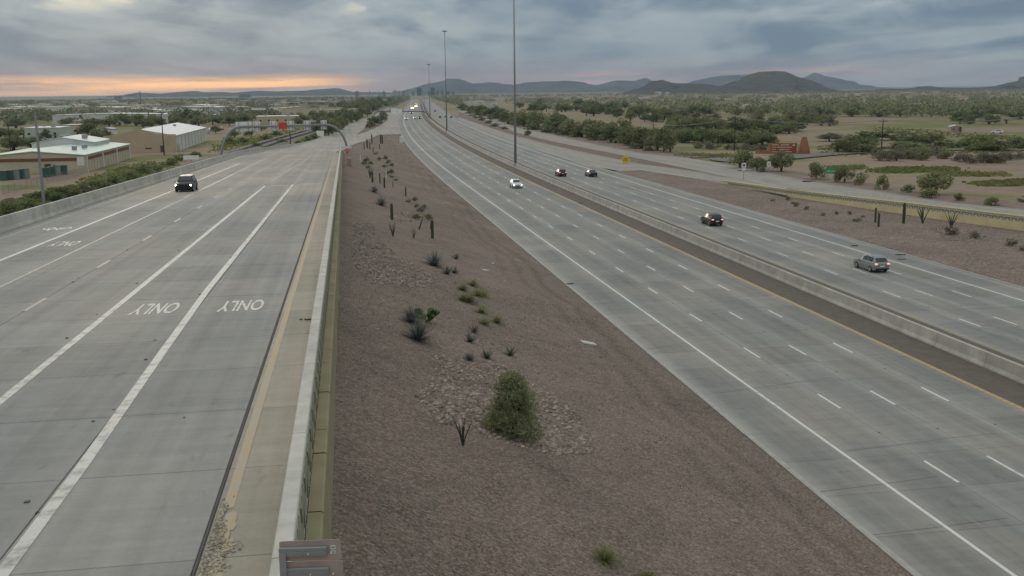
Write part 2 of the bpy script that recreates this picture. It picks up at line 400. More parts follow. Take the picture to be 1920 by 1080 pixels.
m_wh = simple('white_painted_metal', (0.70, 0.71, 0.69), 0.6, 0.06, 1.0)
m_tan = simple('tan_painted_metal', (0.36, 0.31, 0.22), 0.7, 0.08)

m_cob = leafmat('cobble_stone', (0.285, 0.236, 0.194), 0.02, 0.0)
# ------------------------------------------------------------------ ground
WALL2 = [(1352, 344), (1474, 368), (1623, 391), (1784, 415), (1920, 433), (2100, 456), (2400, 496)]
WALL2H = [(1352, .72), (1474, 1.33), (1639, 1.75), (1784, 2.0), (1920, 2.0), (2400, 2.0)]
def rzr(px): return 1.0 * sstep(1345, 1640, px)
FRONT = [((860, 209), (860, 203.5)), ((913, 228), (913, 221)), ((969.8, 249), (969.8, 239)), ((1037, 265.5), (1037, 253)), ((1125, 283), (1125, 272.5)),
         ((1200, 298), (1200, 286.8)), ((1289, 316), (1289, 296)), ((1345, 328), (1345, 305)), ((1398, 338), (1419, 320)), ((1474, 353), (1507, 337)),
         ((1620, 371.5), (1639, 357)), ((1784, 392), (1784, 379.5)), ((1920, 408), (1920, 392)), ((2100, 430), (2100, 413)), ((2400, 468), (2400, 449))]
kerbw = [at(b[0], b[1], rzr(b[0])) for a, b in FRONT]
ktab = sorted((p.y, p.x) for p in kerbw)
def gz(x, y):
    z = -0.25
    if 60 < y < 260:
        kx = interp(y, ktab)
        lift = sstep(255, 172, y)
        z += 1.17 * lift * sstep(kx - 1.5, kx + 0.2, x)
    return z
def axis(lo, hi, fine_lo, fine_hi, step, g=1.22):
    a = list(np.arange(fine_lo, fine_hi + .01, step)); d = step
    while a[-1] < hi: d *= g; a.append(a[-1] + d)
    d = step
    while a[0] > lo: d *= g; a.insert(0, a[0] - d)
    return a
xs = axis(-32000, 32000, -30, 130, 3); ys = axis(-6000, 34000, 60, 300, 3)
gr, t, b = newmat('desert_ground')
p = nd(t, 'ShaderNodeNewGeometry').outputs['Position']
g1 = noise(t, vmul(t, p, (0.014, 0.03, 1)), 1.0, 6, 0.6, 0.6); g2 = noise(t, p, 0.006, 3, 0.5); g3 = noise(t, p, 0.35, 6, 0.65); g4 = noise(t, p, 3.0, 4, 0.6)
dirt = mixc(t, ramp(t, g1, [(0.35, 0), (0.65, 1)]), (0.29, 0.222, 0.162), (0.40, 0.325, 0.245))
dirt = mixc(t, ramp(t, g3, [(0.3, 0), (0.7, 0.5)]), dirt, (0.19, 0.148, 0.11))
green = mixc(t, g4, (0.145, 0.168, 0.055), (0.215, 0.215, 0.090))
gm = mth(t, 'ADD', mth(t, 'MULTIPLY', g1, 0.7), mth(t, 'MULTIPLY', g2, 0.3))
dcol = mixc(t, ramp(t, gm, [(0.49, 0), (0.545, 0.9)]), dirt, green)
t.links.new(dcol, b.inputs['Base Color']); b.inputs['Roughness'].default_value = 1; b.inputs['Specular IOR Level'].default_value = 0.05
bn = nd(t, 'ShaderNodeBump', ins={'Strength': 0.5, 'Distance': 0.1}); t.links.new(g3, bn.inputs['Height']); t.links.new(bn.outputs[0], b.inputs['Normal'])
grid('ground', [[(x, y, gz(x, y)) for x in xs] for y in ys], gr, kind='structure')

# ------------------------------------------------------------------ freeway
SV = list(np.arange(10, 200, 10)) + list(np.arange(200, 460, 8)) + list(np.arange(460, 1000, 18)) + list(np.arange(1000, 2700, 60))
SL0, SL1, SLL = 29.0, 153.2, 4.6                # stretch built slab by slab
def fstrip(name, s0, s1, o0, o1, z, mat, parent=None, n=1, **k):
    sv = [s0] + [s for s in SV if s0 < s < s1] + [s1]
    os_ = [o0 + (o1 - o0) * j / n for j in range(n + 1)]
    return grid(name, [[fw(s, o, z) for o in os_] for s in sv], mat, parent, [[(o, s) for o in os_] for s in sv], **k)
near_road = fstrip('freeway_lanes', SL1, 2600, 22.35, 40.55, 0.0, m_fwy_uv, n=6, kind='structure')
fstrip('road_base', 8, SL1, 22.35, 40.55, -0.045, m_joint, near_road)
out_road = fstrip('freeway_lanes_outbound', SL1, 2600, 47.4, 64.8, 0.0, m_fwy2_uv, n=6, kind='structure')
fstrip('road_base', 8, SL1, 47.4, 64.8, -0.045, m_joint, out_road)
fstrip('road_apron', 8, SL0, 22.35, 40.55, -0.001, m_fwy, near_road)
fstrip('road_apron', 8, SL0, 47.4, 64.8, -0.001, m_fwy2, out_road)
def slab_mesh(wd, ln, mat, d=0.04, c=0.012):
    bb = MB(); hx, hy = wd / 2 - .011, ln / 2 - .011
    vs = [(sx * hx, sy * hy, -d) for sx, sy in ((-1,-1),(1,-1),(1,1),(-1,1))] + [(sx * hx, sy * hy, -c) for sx, sy in ((-1,-1),(1,-1),(1,1),(-1,1))] + [(sx * (hx - c), sy * (hy - c), 0) for sx, sy in ((-1,-1),(1,-1),(1,1),(-1,1))]
    fs = [(8, 9, 10, 11)]
    for k in (0, 4):
        for j in range(4): fs.append((k + j, k + (j + 1) % 4, k + 4 + (j + 1) % 4, k + 4 + j))
    bb.add(vs, fs); return bb.mesh('slab', mat)
def slabs(edges, s0, s1, frame, mat, parent, pitch=0.0, phi=PHI, ln=SLL):
    for a, c in zip(edges, edges[1:]):
        me = slab_mesh(c - a, ln, mat); s = s0 + ln / 2
        while s < s1 - .01:
            pz = frame(s, (a + c) / 2); inst('slab', me, parent, (pz.x, pz.y, pz.z + random.uniform(-.003, 0.0)), (pitch, 0, -phi)); s += ln
slabs([22.35, 26.0, 29.62, 33.25, 36.87, 40.55], SL0, SL1, fw, m_fwy, near_road)
slabs([47.4, 51.05, 54.3, 57.55, 61.0, 64.8], SL0, SL1, fw, m_fwy2, out_road)
# paint
def fline(name, s0, s1, o, wd, mat, parent, z=.006): return fstrip(name, s0, s1, o - wd / 2, o + wd / 2, z, mat, parent)
fline('edge_line', 10, 1600, 26.0, .20, m_white, near_road)
fline('yellow_line', 10, 1600, 40.3, .34, m_yelr, near_road)
fline('yellow_line', 10, 1600, 47.75, .28, m_yel, out_road)
fline('edge_line', 10, 1600, 61.0, .20, m_white, out_road)
def dash_mesh(wd, ln, mat): return MB().add([(-wd/2, -ln/2, 0), (wd/2, -ln/2, 0), (wd/2, ln/2, 0), (-wd/2, ln/2, 0)], [(0, 1, 2, 3)]).mesh('lane_dash', mat)
dm = dash_mesh(.17, 3.05, m_white)
mk = MB().cbox((0, 0, .015), (.10, .10, .02), .008).mesh('pavement_marker', m_joint)
for o, s_far, s1, par in ((29.62, 46.25, 560, near_road), (33.25, 46.25, 560, near_road), (36.87, 46.25, 560, near_road), (51.05, 39.6, 480, out_road), (54.3, 39.6, 480, out_road), (57.5, 38.4, 480, out_road)):
    s = s_far - 1.52
    while s < s1:
        d = fwd(s, o); pz = fw(s, o, .007)
        inst('lane_dash', dm, par, pz, (0, 0, math.atan2(-d.x, d.y)))
        if s < 150:
            q = fw(s + 6.1, o, 0.0); inst('pavement_marker', mk, par, q, (0, 0, -PHI))
        s += 12.192
# kerbs and median
for o0, o1, par in ((22.0, 22.35, near_road), (64.8, 65.1, out_road)):
    sv = [10] + [s for s in SV if 10 < s < 2400]
    if o0 > 30: sv = [s for s in sv if s < 226]
    grid('kerb', [[fw(s, o0, -.25), fw(s, o0, .05), fw(s, o1, .03), fw(s, o1, -.1)] for s in sv], m_kerb, par, smooth=False)
fstrip('median_strip', 8, 2600, 40.55, 47.4, -.012, m_asph, kind='structure', n=2)
# median barrier
mb = empty('median_barrier', fw(20, 44.05), 0, 'long pale concrete barrier on the dark strip between the two freeway carriageways', 'barrier')
prof = [(-.33, -.05), (-.33, .08), (-.21, .32), (-.13, 1.05), (-.11, 1.07), (.11, 1.07), (.13, 1.05), (.21, .32), (.33, .08), (.33, -.05)]
bo = fw(20, 44.05)
bs = [8]; s = 8
while s < 2400:
    s += 6.0 if s < 320 else 40; bs.append(s)
for i, (a, c) in enumerate(zip(bs, bs[1:])):
    if c > 321: break
    rows = [[fw(s, 44.05 + q[0], q[1]) - bo for q in prof] for s in (a + .015, c - .015)]
    o = grid('barrier_segment', rows, m_barr, mb, smooth=False)
grid('far_barrier_run', [[fw(s, 44.05 + q[0], q[1]) - bo for q in prof] for s in bs if s >= 320], m_barr, mb, smooth=False)

# ------------------------------------------------------------------ exit ramp beside the camera
LEFT = [(0, -23.6), (245, -23.6), (273, -20.2), (304, -16), (354, -13.9), (414, -11), (473, -8.5), (555, -3.6), (648, 3.7), (787, 17), (1096, 41.6), (1297, 54.6), (1694, 78.5)]
RIGHT = [(0, -1.5), (245, -1.2), (300, 1.0), (330, 3.0), (380, 7.5), (430, 11.5), (470, 15.0)]
FR2 = [(485, 5.6), (603, 13.0), (746, 22.0), (930, 35.2), (1142, 48.0), (1694, 84)]
def fo_in_ramp(s, o):                               # a freeway offset seen in the ramp's frame
    q = fw(s, o); return q.x * math.cos(PHR) - q.y * math.sin(PHR)
RS0, RS1 = 12.0, 104.0
def rgrid(name, sv, lo, hi, dz, mat, parent=None, n=6, **k):
    rows, uv = [], []
    for s in sv:
        a, c = lo(s), hi(s); os_ = [a + (c - a) * j / n for j in range(n + 1)]
        rows.append([rp(s, o, dz) for o in os_]); uv.append([(o, s) for o in os_])
    return grid(name, rows, mat, parent, uv, **k)
sv1 = [RS1, 130, 160, 190, 220, 245, 260, 275, 290, 304, 330, 354, 380, 400, 430, 470]
ramp_road = rgrid('exit_ramp', sv1, lambda s: interp(s, LEFT), lambda s: interp(s, RIGHT) if s > 246 else -2.75, 0, m_rmp_uv, kind='structure')
rgrid('road_base', [-8, RS1], lambda s: -23.6, lambda s: -1.5, -.045, m_joint, ramp_road)
rgrid('road_apron', [-8, RS0], lambda s: -23.6, lambda s: -1.5, -.001, m_rmp, ramp_road)
pit = math.atan(-.027)
slabs([-23.6, -19.0, -15.95, -12.9, -9.45, -6.1, -2.78], RS0, RS1, rp, m_rmp, ramp_road, pit, PHR)
slabs([-2.72, -1.46], RS0, RS1, rp, m_gut, ramp_road, pit, PHR)
rgrid('gutter', [RS1, 150, 200, 246], lambda s: -2.72, lambda s: -1.46, 0, m_gut, ramp_road, n=1)
rgrid('joint_strip', [RS0, RS1, 150, 200, 246], lambda s: -2.768, lambda s: -2.738, .004, m_seal, ramp_road, n=1)
sv2 = [470, 500, 530, 560, 603, 650, 700, 746, 800, 860, 930, 980]
front_l = rgrid('frontage_road_west', sv2, lambda s: interp(s, LEFT), lambda s: fo_in_ramp(s, 22.3), 0.0, m_rmp_uv, kind='structure')
rgrid('frontage_far', [980, 1096, 1200, 1297, 1694], lambda s: interp(s, LEFT), lambda s: interp(s, FR2), 0.0, m_rmp_uv, front_l)
def rline(name, s0, s1, o, wd, mat, dz=.006, step=12):
    sv = list(np.arange(s0, s1, step)) + [s1]
    of = o if callable(o) else (lambda s: o)
    return rgrid(name, sv, lambda s: of(s) - wd / 2, lambda s: of(s) + wd / 2, dz, mat, ramp_road, n=1)
rline('lane_line', 10, 120.5, lambda s: -9.42 + .0*s, .26, m_whiter)
rline('lane_line', 10, 122, lambda s: -5.85 - .45 * sstep(15, 48, s), .27, m_whiter)
rline('lane_line', 40, 190, -19.0, .26, m_whiter)
rline('lane_line', 45, 150, -15.9, .16, m_whitew)
rline('lane_line', 105, 215, -16.1, .2, m_whitew)
rline('edge_line', 60, 245, -22.6, .14, m_whitew)
rline('yellow_line', 18.9, 245, lambda s: -2.50 , .21, m_yel)
for s in (120.8, 122.2):
    oc = -7.8 if s < 121 else -4.4
    rgrid('cross_line', [s, s + .5], lambda q: oc - 1.0, lambda q: oc + 1.0, .007, m_whiter, ramp_road, n=1)
# splice of the exit ramp's edge lines further down
def rl2(s): return interp(s, RIGHT) - 1.6
rline('edge_line', 250, 468, rl2, .25, m_whitew)
rline('edge_line', 130, 468, lambda s: interp(s, [(130, -9.4), (250, -6.5), (330, -3.5), (470, 7)]), .2, m_whitew)
dr = dash_mesh(.17, 3.05, m_whitew)
for o, s_far, s1 in ((-12.9, 45.1 - 24.4, 240), (-9.4, 136, 240), (-6.2, 136, 240)):
    s = s_far - 1.52
    while s < s1:
        pz = rp(s, o, .007); inst('lane_dash', dr, ramp_road, pz, (pit, 0, -PHR))
        if s < 90: inst('pavement_marker', mk, ramp_road, rp(s + 6, o, 0), (pit, 0, -PHR))
        s += 12.192
for s in np.arange(20, 110, 12.19):
    inst('pavement_marker', mk, ramp_road, rp(s, -6.45, 0), (pit, 0, -PHR)); inst('pavement_marker', mk, ramp_road, rp(s + 4, -9.8, 0), (pit, 0, -PHR))
# words painted on the lanes, read by traffic coming towards the camera
fc = bpy.data.curves.new('only', 'FONT'); fc.body = 'ONLY'; fc.align_x = 'CENTER'; fc.align_y = 'CENTER'; fc.size = 1; fc.offset = 0.022; fc.resolution_u = 4
fo = bpy.data.objects.new('tmp', fc); tm = bpy.data.meshes.new_from_object(fo); bpy.data.objects.remove(fo)
xs_ = [v.co.x for v in tm.vertices]; ys_ = [v.co.y for v in tm.vertices]
for v in tm.vertices: v.co.x = (v.co.x - (max(xs_)+min(xs_))/2) / (max(xs_) - min(xs_)); v.co.y = (v.co.y - (max(ys_)+min(ys_))/2) / (max(ys_) - min(ys_)); v.co.z = 0
tm.materials.clear(); tm.materials.append(m_whiter)
for s, o, wd, hg in ((41.35, -7.75, 1.75, 2.45), (41.2, -4.4, 1.75, 2.45), (66.2, -17.5, 1.6, 2.6)):
    q = rp(s, o, .008); ob = inst('road_word', tm, ramp_road, q, (-pit, 0, -PHR + math.pi), (wd, hg, 1))
bb = MB()                                            # bicycle symbol further left
for c in (-.55, .55):
    for k in range(14):
        a0, a1 = 2*math.pi*k/14, 2*math.pi*(k+1)/14
        bb.quad(*[(c + r * math.cos(a) * .42, r * math.sin(a) * .75, 0) for r, a in ((1, a0), (1, a1), (.7, a1), (.7, a0))])
for (x0, y0), (x1, y1) in (((-.55, 0), (-.2, .9)), ((-.2, .9), (.4, .9)), ((.4, .9), (.55, 0)), ((-.2, .9), (.1, 0)), ((.1, 0), (.4, .9)), ((.4, .9), (.3, 1.4)), ((-.2, .9), (-.3, 1.3))):
    d = Vector((x1 - x0, y1 - y0, 0)); nn = Vector((-d.y, d.x, 0)).normalized() * .07
    bb.quad(*[Vector((x, y, 0.001)) + k for x, y, k in ((x0, y0, nn), (x1, y1, nn), (x1, y1, -nn), (x0, y0, -nn))])
ob = bb.build('bicycle_symbol', m_white, ramp_road); ob.location = rp(76.4, -20.6, .008); ob.rotation_euler = (-pit, 0, -PHR + math.pi)
# broken edge of the gutter close to the camera
bb = MB()
for k in range(2200):
    s = 12.3 + 6.8 * random.random() ** 1.25; lim = max(.08, (1.0 - .13 * (s - 12.3)) * (.75 + .35 * math.sin(s * 2.3) + .2 * math.sin(s * 7.1))); o = -2.64 + random.random() ** 1.2 * lim; r = random.uniform(.008, .034)
    if random.random() < .35 and o > -2.0: continue
    c = rp(s, o, .012); n = 5; a0 = random.random() * 6
    vs = [c + Vector((math.cos(a0 + 2*math.pi*i/n) * r * random.uniform(.7, 1.2), math.sin(a0 + 2*math.pi*i/n) * r * random.uniform(.7, 1.2), random.uniform(-.01, .01))) for i in range(n)] + [c + Vector((0, 0, r * .35))]
    bb.add(vs, [(i, (i + 1) % n, n) for i in range(n)])
bb.build('broken_gutter_chips', leafmat('chipped_concrete', (0.31, 0.27, 0.205), .03, 0.0), ramp_road, kind='stuff')
def blob(bm_, c, rx, ry, n=14, dz=.005, pr=rp):
    a = [random.uniform(.6, 1.15) for _ in range(n)]
    vs = [pr(c[0] + math.sin(2*math.pi*i/n) * ry * a[i], c[1] + math.cos(2*math.pi*i/n) * rx * a[i], dz) for i in range(n)]
    bm_.add(vs, [tuple(range(n - 1, -1, -1))])
bb = MB()
for s in np.arange(12.6, 18.8, .45): blob(bb, (s, -2.35 + random.uniform(-.1, .14)), .12, .34, dz=.0075 + random.uniform(0, .003))
bb.build('worn_yellow_patch', m_yel, ramp_road)
bb = MB()
for k in range(900):
    s = 12.3 + 7.2 * random.random() ** 1.3; lim = max(.1, (1.05 - .12 * (s - 12.3)) * (.8 + .35 * math.sin(s * 2.3) + .25 * math.sin(s * 7.1))); o = -2.66 + random.random() ** 1.2 * lim; blob(bb, (s, o), random.uniform(.012, .05), random.uniform(.015, .08), 8, .003 + random.uniform(0, .004))
bb.build('crumbled_patch', leafmat('crumbled_concrete', (0.235, 0.205, 0.16), .02, 0.0), ramp_road, kind='stuff')
# black lane reflectors / tar spots
bb = MB()
for px, py in ((70, 961), (213, 768), (175, 790), (96, 667), (182, 590), (291, 638), (351, 580), (165, 522), (147, 521), (510, 403), (345, 783)): 
    s, o = rp_at(px, py); blob(bb, (s, o), random.uniform(.03, .08), random.uniform(.03, .07), 8, .009)
bb.build('tar_spots', m_black, ramp_road)

# barrier on the wall side
rb = empty('ramp_barrier', rp(0, -1.2), 0, 'pale concrete parapet running beside the ramp on top of the olive wall', 'barrier')
ro = rp(0, -1.2)
pr_ = [(-1.50, -.05), (-1.50, .10), (-1.38, .30), (-1.30, 1.05), (-1.28, 1.07), (-1.03, 1.07), (-1.01, 1.05), (-1.01, -.06)]
s = -4.0
while s < 246:
    e = min(s + 6.0, 248)
    grid('barrier_segment', [[rp(q, a, z) - ro for a, z in pr_] for q in (s + .008, e - .008)], m_barrw, rb, smooth=False); s = e
mm = MB()                                             # slanting motifs cast on the outer face
for k, (y0, z0, y1, z1) in enumerate(((-.62, -.42, -.1, .32), (-.1, .32, .42, -.42), (-.62, .36, -.36, .0), (.16, .0, .42, .36))):
    d = Vector((0, y1 - y0, z1 - z0)); nn = Vector((0, -d.z, d.y)).normalized() * .055
    mm.add([Vector((x, y, z)) + kk for x in (0.0, .035) for y, z, kk in ((y0, z0, nn), (y1, z1, nn), (y1, z1, -nn), (y0, z0, -nn))], [(4, 5, 6, 7), (0, 1, 5, 4), (1, 2, 6, 5), (2, 3, 7, 6), (3, 0, 4, 7)])
mme = mm.mesh('motif', simple('parapet_motif', (0.30, 0.30, 0.22), .85, .12, 2.0))
for i in range(70):
    q = rp(8 + i * 1.5, -1.008, .55) - ro; inst('motif', mme, rb, q, (pit, 0, -PHR))
# retaining wall: coping blocks on a face of precast panels
def zb(s): return interp(s, [(-10, 8.45), (26, 8.0), (110, 6.9), (250, rz(250) - .12)])
rw = empty('retaining_wall', rp(0, -.9), 0, 'olive concrete retaining wall with coping blocks between the ramp and the gravel bank', 'wall')
wo_ = rp(0, -.9)
s = -6.0; i = 0
while s < 246:
    ln = 1.75 if s < 130 else 8
    e = min(s + ln, 248); st = random.uniform(-.012, .012)
    pf = [(-.995, -.05 + st), (-.74, -.05 + st), (-.70, -.09 + st), (-.70, -.30 + st), (-.77, -.30 + st)]
    rows = [[rp(q, a, z) - wo_ for a, z in pf] for q in (s + .011, e - .011)]
    ob = grid('coping_block', rows, m_wall, rw, smooth=False); s = e
s = -6.0
while s < 246:
    e = min(s + (3.0 if s < 130 else 10), 248)
    zt0, zt1 = rz(s) - .29, rz(e) - .29
    a, c = rp(s + .012, -.78), rp(e - .012, -.78); a.z = zb(s) - .6; c.z = zb(e) - .6
    a2, c2 = rp(s + .012, -.78), rp(e - .012, -.78); a2.z, c2.z = zt0, zt1
    back = Vector((-.25, 0, 0))
    MB().add([q - wo_ for q in (a, c, c2, a2, a + back, c + back, c2 + back, a2 + back)], [(0, 1, 2, 3), (1, 5, 6, 2), (4, 0, 3, 7)]).build('wall_panel', m_wall, rw); s = e
core = MB()
for s, e in ((-6, 60), (60, 130), (130, 248)):
    vs = []
    for q in (s, e):
        for o in (-1.05, -.82): 
            for z in (zb(q) - 1, rz(q) - .2): p_ = rp(q, o); p_.z = z; vs.append(p_ - wo_)
    core.add(vs, [(0, 2, 6, 4), (1, 5, 7, 3), (2, 3, 7, 6), (0, 4, 5, 1)])
core.build('wall_core', m_joint, rw)
# far left barrier of the ramp and the embankment behind it
lb = empty('ramp_barrier', rp(60, -23.9), 0, 'long pale concrete barrier along the railway side of the ramp', 'barrier')
lo_ = rp(60, -23.9)
pl = [(.32, -.05), (.32, .08), (.20, .32), (.12, 1.05), (.10, 1.07), (-.10, 1.07), (-.12, 1.05), (-.2, .32), (-.2, -.4)]
ls = list(np.arange(30, 246, 6)) + [273, 304, 354, 414, 440]
for a, c in zip(ls, ls[1:]):
    grid('barrier_segment', [[rp(q, interp(q, LEFT) - .32 + a_, z * (1 if q < 250 else max(.15, 1 - (q - 250) / 160))) - lo_ for a_, z in pl] for q in (a + .012, c - .012)], m_barr, lb, smooth=False)
m_emb = simple('embankment_soil', (0.17, 0.145, 0.09), 1, 0.35, 0.6, bump=0.4)
rows = []
for s in (-10, 30, 80, 130, 180, 230, 260, 300, 350, 400, 450, 500):
    o = interp(s, LEFT) - .4; zz = rz(s)
    a = rp(s, o, -.08); c = rp(s, o - 2.0 * zz - 1); c.z = -.3; m_ = (a + c) / 2; m_.z += .1
    rows.append([a, m_, c])
grid('embankment', rows, m_emb, kind='structure')
# island between the frontage road and the exit ramp
isl = [(485, 5.7, 6.0), (503, 6.9, 8.7), (560, 10.3, 15.5), (607, 13.3, 20.3), (660, 16.7, 24.8), (714, 20, 29), (800, 25.6, 33), (900, 33.2, 37.5), (970, 38.2, 39)]
isr = [[rp(s, a, -.05), rp(s, a, .12), rp(s, a + .25, .13), rp(s, c - .25, .13), rp(s, c, .12), rp(s, c, -.05)] for s, a, c in isl]
grid('traffic_island', isr, simple('island_soil', (0.18, 0.135, 0.10), 1, 0.3, 0.4), smooth=False, kind='structure')

# ------------------------------------------------------------------ gravel bank between ramp wall and freeway
def lbk(s): return -.79 if s < 248 else interp(s, RIGHT) - .02
def zbk(s): return zb(s) if s < 248 else rz(s) - .10
def bankz(s, t):
    u = 1 - t
    return zbk(s) * (.82 * u + .18 * u * u) + .06 * math.sin(s * .31 + t * 9) * math.sin(t * math.pi) + .05 * math.sin(s * .9 - t * 21) * math.sin(t * math.pi) - .03 * t
rows = []
for s in list(np.arange(2, 120, 2)) + list(np.arange(120, 474, 6)) + [474]:
    a, c = rp(s, lbk(s)), fw(s, 22.02)
    row = []
    for j in range(25):
        tt = j / 24; q = a.lerp(c, tt); q.z = bankz(s, tt); row.append(q)
    rows.append(row)
bank = grid('gravel_bank', rows, m_grav, kind='structure')
def bank_h(x, y):
    s = x * math.sin(PHR) + y * math.cos(PHR)
    a, c = rp(s, lbk(s)), fw(s, 22.02); a.z = c.z = 0; d = c - a
    tt = (Vector((x, y, 0)) - a).dot(d) / d.length_squared
    if tt < -.02 or tt > 1.01: return None
    return bankz(s, min(1, max(0, tt)))
def bank_at(px, py):
    d = ray(px, py); t0 = 10.0; last = t0
    while t0 < 480:
        p = Vector((d.x * t0, d.y * t0, H + d.z * t0)); h = bank_h(p.x, p.y)
        if h is not None and p.z <= h:
            lo, hi = last, t0
            for _ in range(20):
                m_ = (lo + hi) / 2; p = Vector((d.x * m_, d.y * m_, H + d.z * m_)); h = bank_h(p.x, p.y)
                if h is not None and p.z <= h: hi = m_
                else: lo = m_
            return Vector((p.x, p.y, h if h is not None else p.z))
        last = t0; t0 += .5 if t0 < 120 else 1.5
    return at(px, py, 0)
def inside(pt, poly):
    x, y = pt; r = False; j = len(poly) - 1
    for i in range(len(poly)):
        (xi, yi), (xj, yj) = poly[i], poly[j]
        if (yi > y) != (yj > y) and x < (xj - xi) * (y - yi) / (yj - yi) + xi: r = not r
        j = i
    return r
def sample_poly(poly, rng):
    x0, x1 = min(p[0] for p in poly), max(p[0] for p in poly); y0, y1 = min(p[1] for p in poly), max(p[1] for p in poly)
    while True:
        q = (rng.uniform(x0, x1), rng.uniform(y0, y1))
        if inside(q, poly): return q
OCT = [(1, 0, 0), (0, 1, 0), (-1, 0, 0), (0, -1, 0), (0, 0, 1), (0, 0, -1)]
OCF = [(0, 1, 4), (1, 2, 4), (2, 3, 4), (3, 0, 4), (1, 0, 5), (2, 1, 5), (3, 2, 5), (0, 3, 5)]
def stone(b, c, r):
    a = random.random() * 6.28; ca, sa = math.cos(a), math.sin(a); vs = []
    kx, ky, kz = r * random.uniform(.8, 1.4), r * random.uniform(.6, 1.0), r * random.uniform(.45, .8)
    for x, y, z in OCT:
        x, y, z = x * kx * random.uniform(.8, 1.15), y * ky * random.uniform(.8, 1.15), z * kz
        vs.append((c.x + x * ca - y * sa, c.y + x * sa + y * ca, c.z + z + kz * .3))
    b.add(vs, OCF)
PATCH1 = [(811, 664), (867, 673), (929, 678), (982, 709), (1027, 738), (1071, 767), (1115, 815), (1111, 849), (1049, 855), (960, 835), (893, 811), (827, 793), (773, 744), (811, 715)]
PATCH2 = [(659, 415), (700, 418), (712, 450), (741, 476), (794, 505), (820, 524), (796, 541), (736, 536), (688, 529), (664, 498)]
PATCH3 = [(725, 400), (790, 398), (800, 412), (740, 420)]
for poly, n, r0_, r1_ in ((PATCH1, 1900, .06, .15), (PATCH2, 1300, .07, .17), (PATCH3, 120, .08, .2)):
    b = MB()
    for k in range(n):
        q = sample_poly(poly, random); stone(b, bank_at(*q), random.uniform(r0_, r1_))
    b.build('cobbles', m_cob, kind='stuff', label='rounded tan cobblestones laid on the gravel bank', cat='stones')
b = MB()
for k in range(24000):
    s = 14 + 70 * random.random() ** 1.6; tt = random.random()
    q = rp(s, lbk(s)).lerp(fw(s, 22.02), tt); q.z = bankz(s, tt); stone(b, q, random.uniform(.010, .030) * (1 + s / 55))
b.build('pebbles', leafmat('pebble_mix', (0.265, 0.222, 0.186), .03, 0.0), kind='stuff', label='loose pebbles scattered over the gravel bank', cat='stones')

# ------------------------------------------------------------------ right side: ramp, frontage road, gravel and the yellow wall
def pair_sheet(name, pairs, dz, mat, zf=None, parent=None, n=3, **k):
    rows, uv = [], []
    for a, c in pairs:
        A = at(a[0], a[1], (zf(a[0]) if zf else 0) + dz); C = at(c[0], c[1], (zf(c[0]) if zf else 0) + dz)
        rows.append([A.lerp(C, j / n) for j in range(n + 1)]); uv.append([(j * (C - A).length / n, A.y) for j in range(n + 1)])
    return grid(name, rows, mat, parent, uv, **k)
m_front = concrete('frontage_concrete', (0.330, 0.310, 0.270), None, 0.0, 4.0, 0.07, rnd=0)
RAMP2 = [((860, 224.5), (860, 219.5)), ((913, 247), (913, 238)), ((969.8, 269), (969.8, 255.8)), ((1046, 291), (1046, 275)), ((1125.6, 314), (1125.6, 292)), ((1164, 321.5), (1164, 300)),
         ((1200, 319.4), (1200, 307)), ((1311, 336.7), (1311, 322)), ((1352, 344), (1352, 331)), ((1398, 353), (1398, 338))]
front_r = pair_sheet('frontage_road_east', FRONT, .0, m_front, rzr, kind='structure')
ramp2 = pair_sheet('entry_ramp', RAMP2[:9], -.02, m_front, None, kind='structure')
pair_sheet('ramp_merge', [RAMP2[8], ((1398, 352), (1398, 338.2)), ((1474, 366), (1474, 352.5))], -.01, m_front, rzr, ramp2)
GRAV2 = [((1150, 324), (1156, 321)), ((1190, 331), (1200, 319)), ((1300, 366), (1345, 339.5)), ((1461, 414), (1474, 364.5)), ((1623, 463), (1623, 387)), ((1784, 512), (1784, 410.5)), ((1920, 546.5), (1920, 428)), ((2100, 597), (2100, 451)), ((2400, 680), (2400, 491))]
pair_sheet('gravel_slope', GRAV2, -.008, m_grav2, n=8, kind='structure')
STRIP = [((969.8, 255.8), (969.8, 249)), ((1046, 275), (1037, 265.7)), ((1125.6, 292), (1125, 283.2)), ((1200, 307), (1200, 298.3)), ((1311, 322), (1289, 316.2)), ((1352, 331), (1345, 328.3)), ((1398, 338), (1398, 337.8))]
pair_sheet('dirt_strip', [((860, 219.5), (860, 209)), ((913, 238), (913, 228))] + STRIP, .03, simple('strip_soil', (0.185, 0.140, 0.105), 1, .3, .5), n=2, kind='structure')
def px_line(name, pts, wd, dz, mat, parent, zf=None):
    P = [at(a, c, (zf(a) if zf else 0) + dz) for a, c in pts]; rows = []
    for i, q in enumerate(P):
        d = (P[min(i + 1, len(P) - 1)] - P[max(0, i - 1)]); nn = Vector((d.y, -d.x, 0)).normalized() * wd / 2
        rows.append([q - nn, q + nn])
    return grid(name, rows, mat, parent, [[(0, r[0].y), (1, r[0].y)] for r in rows], smooth=False)
px_line('kerb', [(b_[0], b_[1]) for a_, b_ in FRONT[:7]], .35, .05, m_kerb, front_r)
px_line('kerb', [(1345, 305.5), (1352, 311), (1375, 315), (1419, 320.3), (1507, 337.2), (1639, 357.2), (1784, 379.8), (1920, 392.3), (2100, 413.5)], .35, .05, m_kerb, front_r, rzr)
px_line('edge_line', [(a_[0], a_[1] - 1.3) for a_, b_ in FRONT[8:]], .15, .02, m_white, front_r, rzr)
px_line('edge_line', [(a_[0], a_[1] - .9) for a_, b_ in FRONT[:8]], .15, .02, m_whitew, front_r, rzr)
px_line('kerb', [b_ for a_, b_ in RAMP2], .4, .04, m_kerb, ramp2)
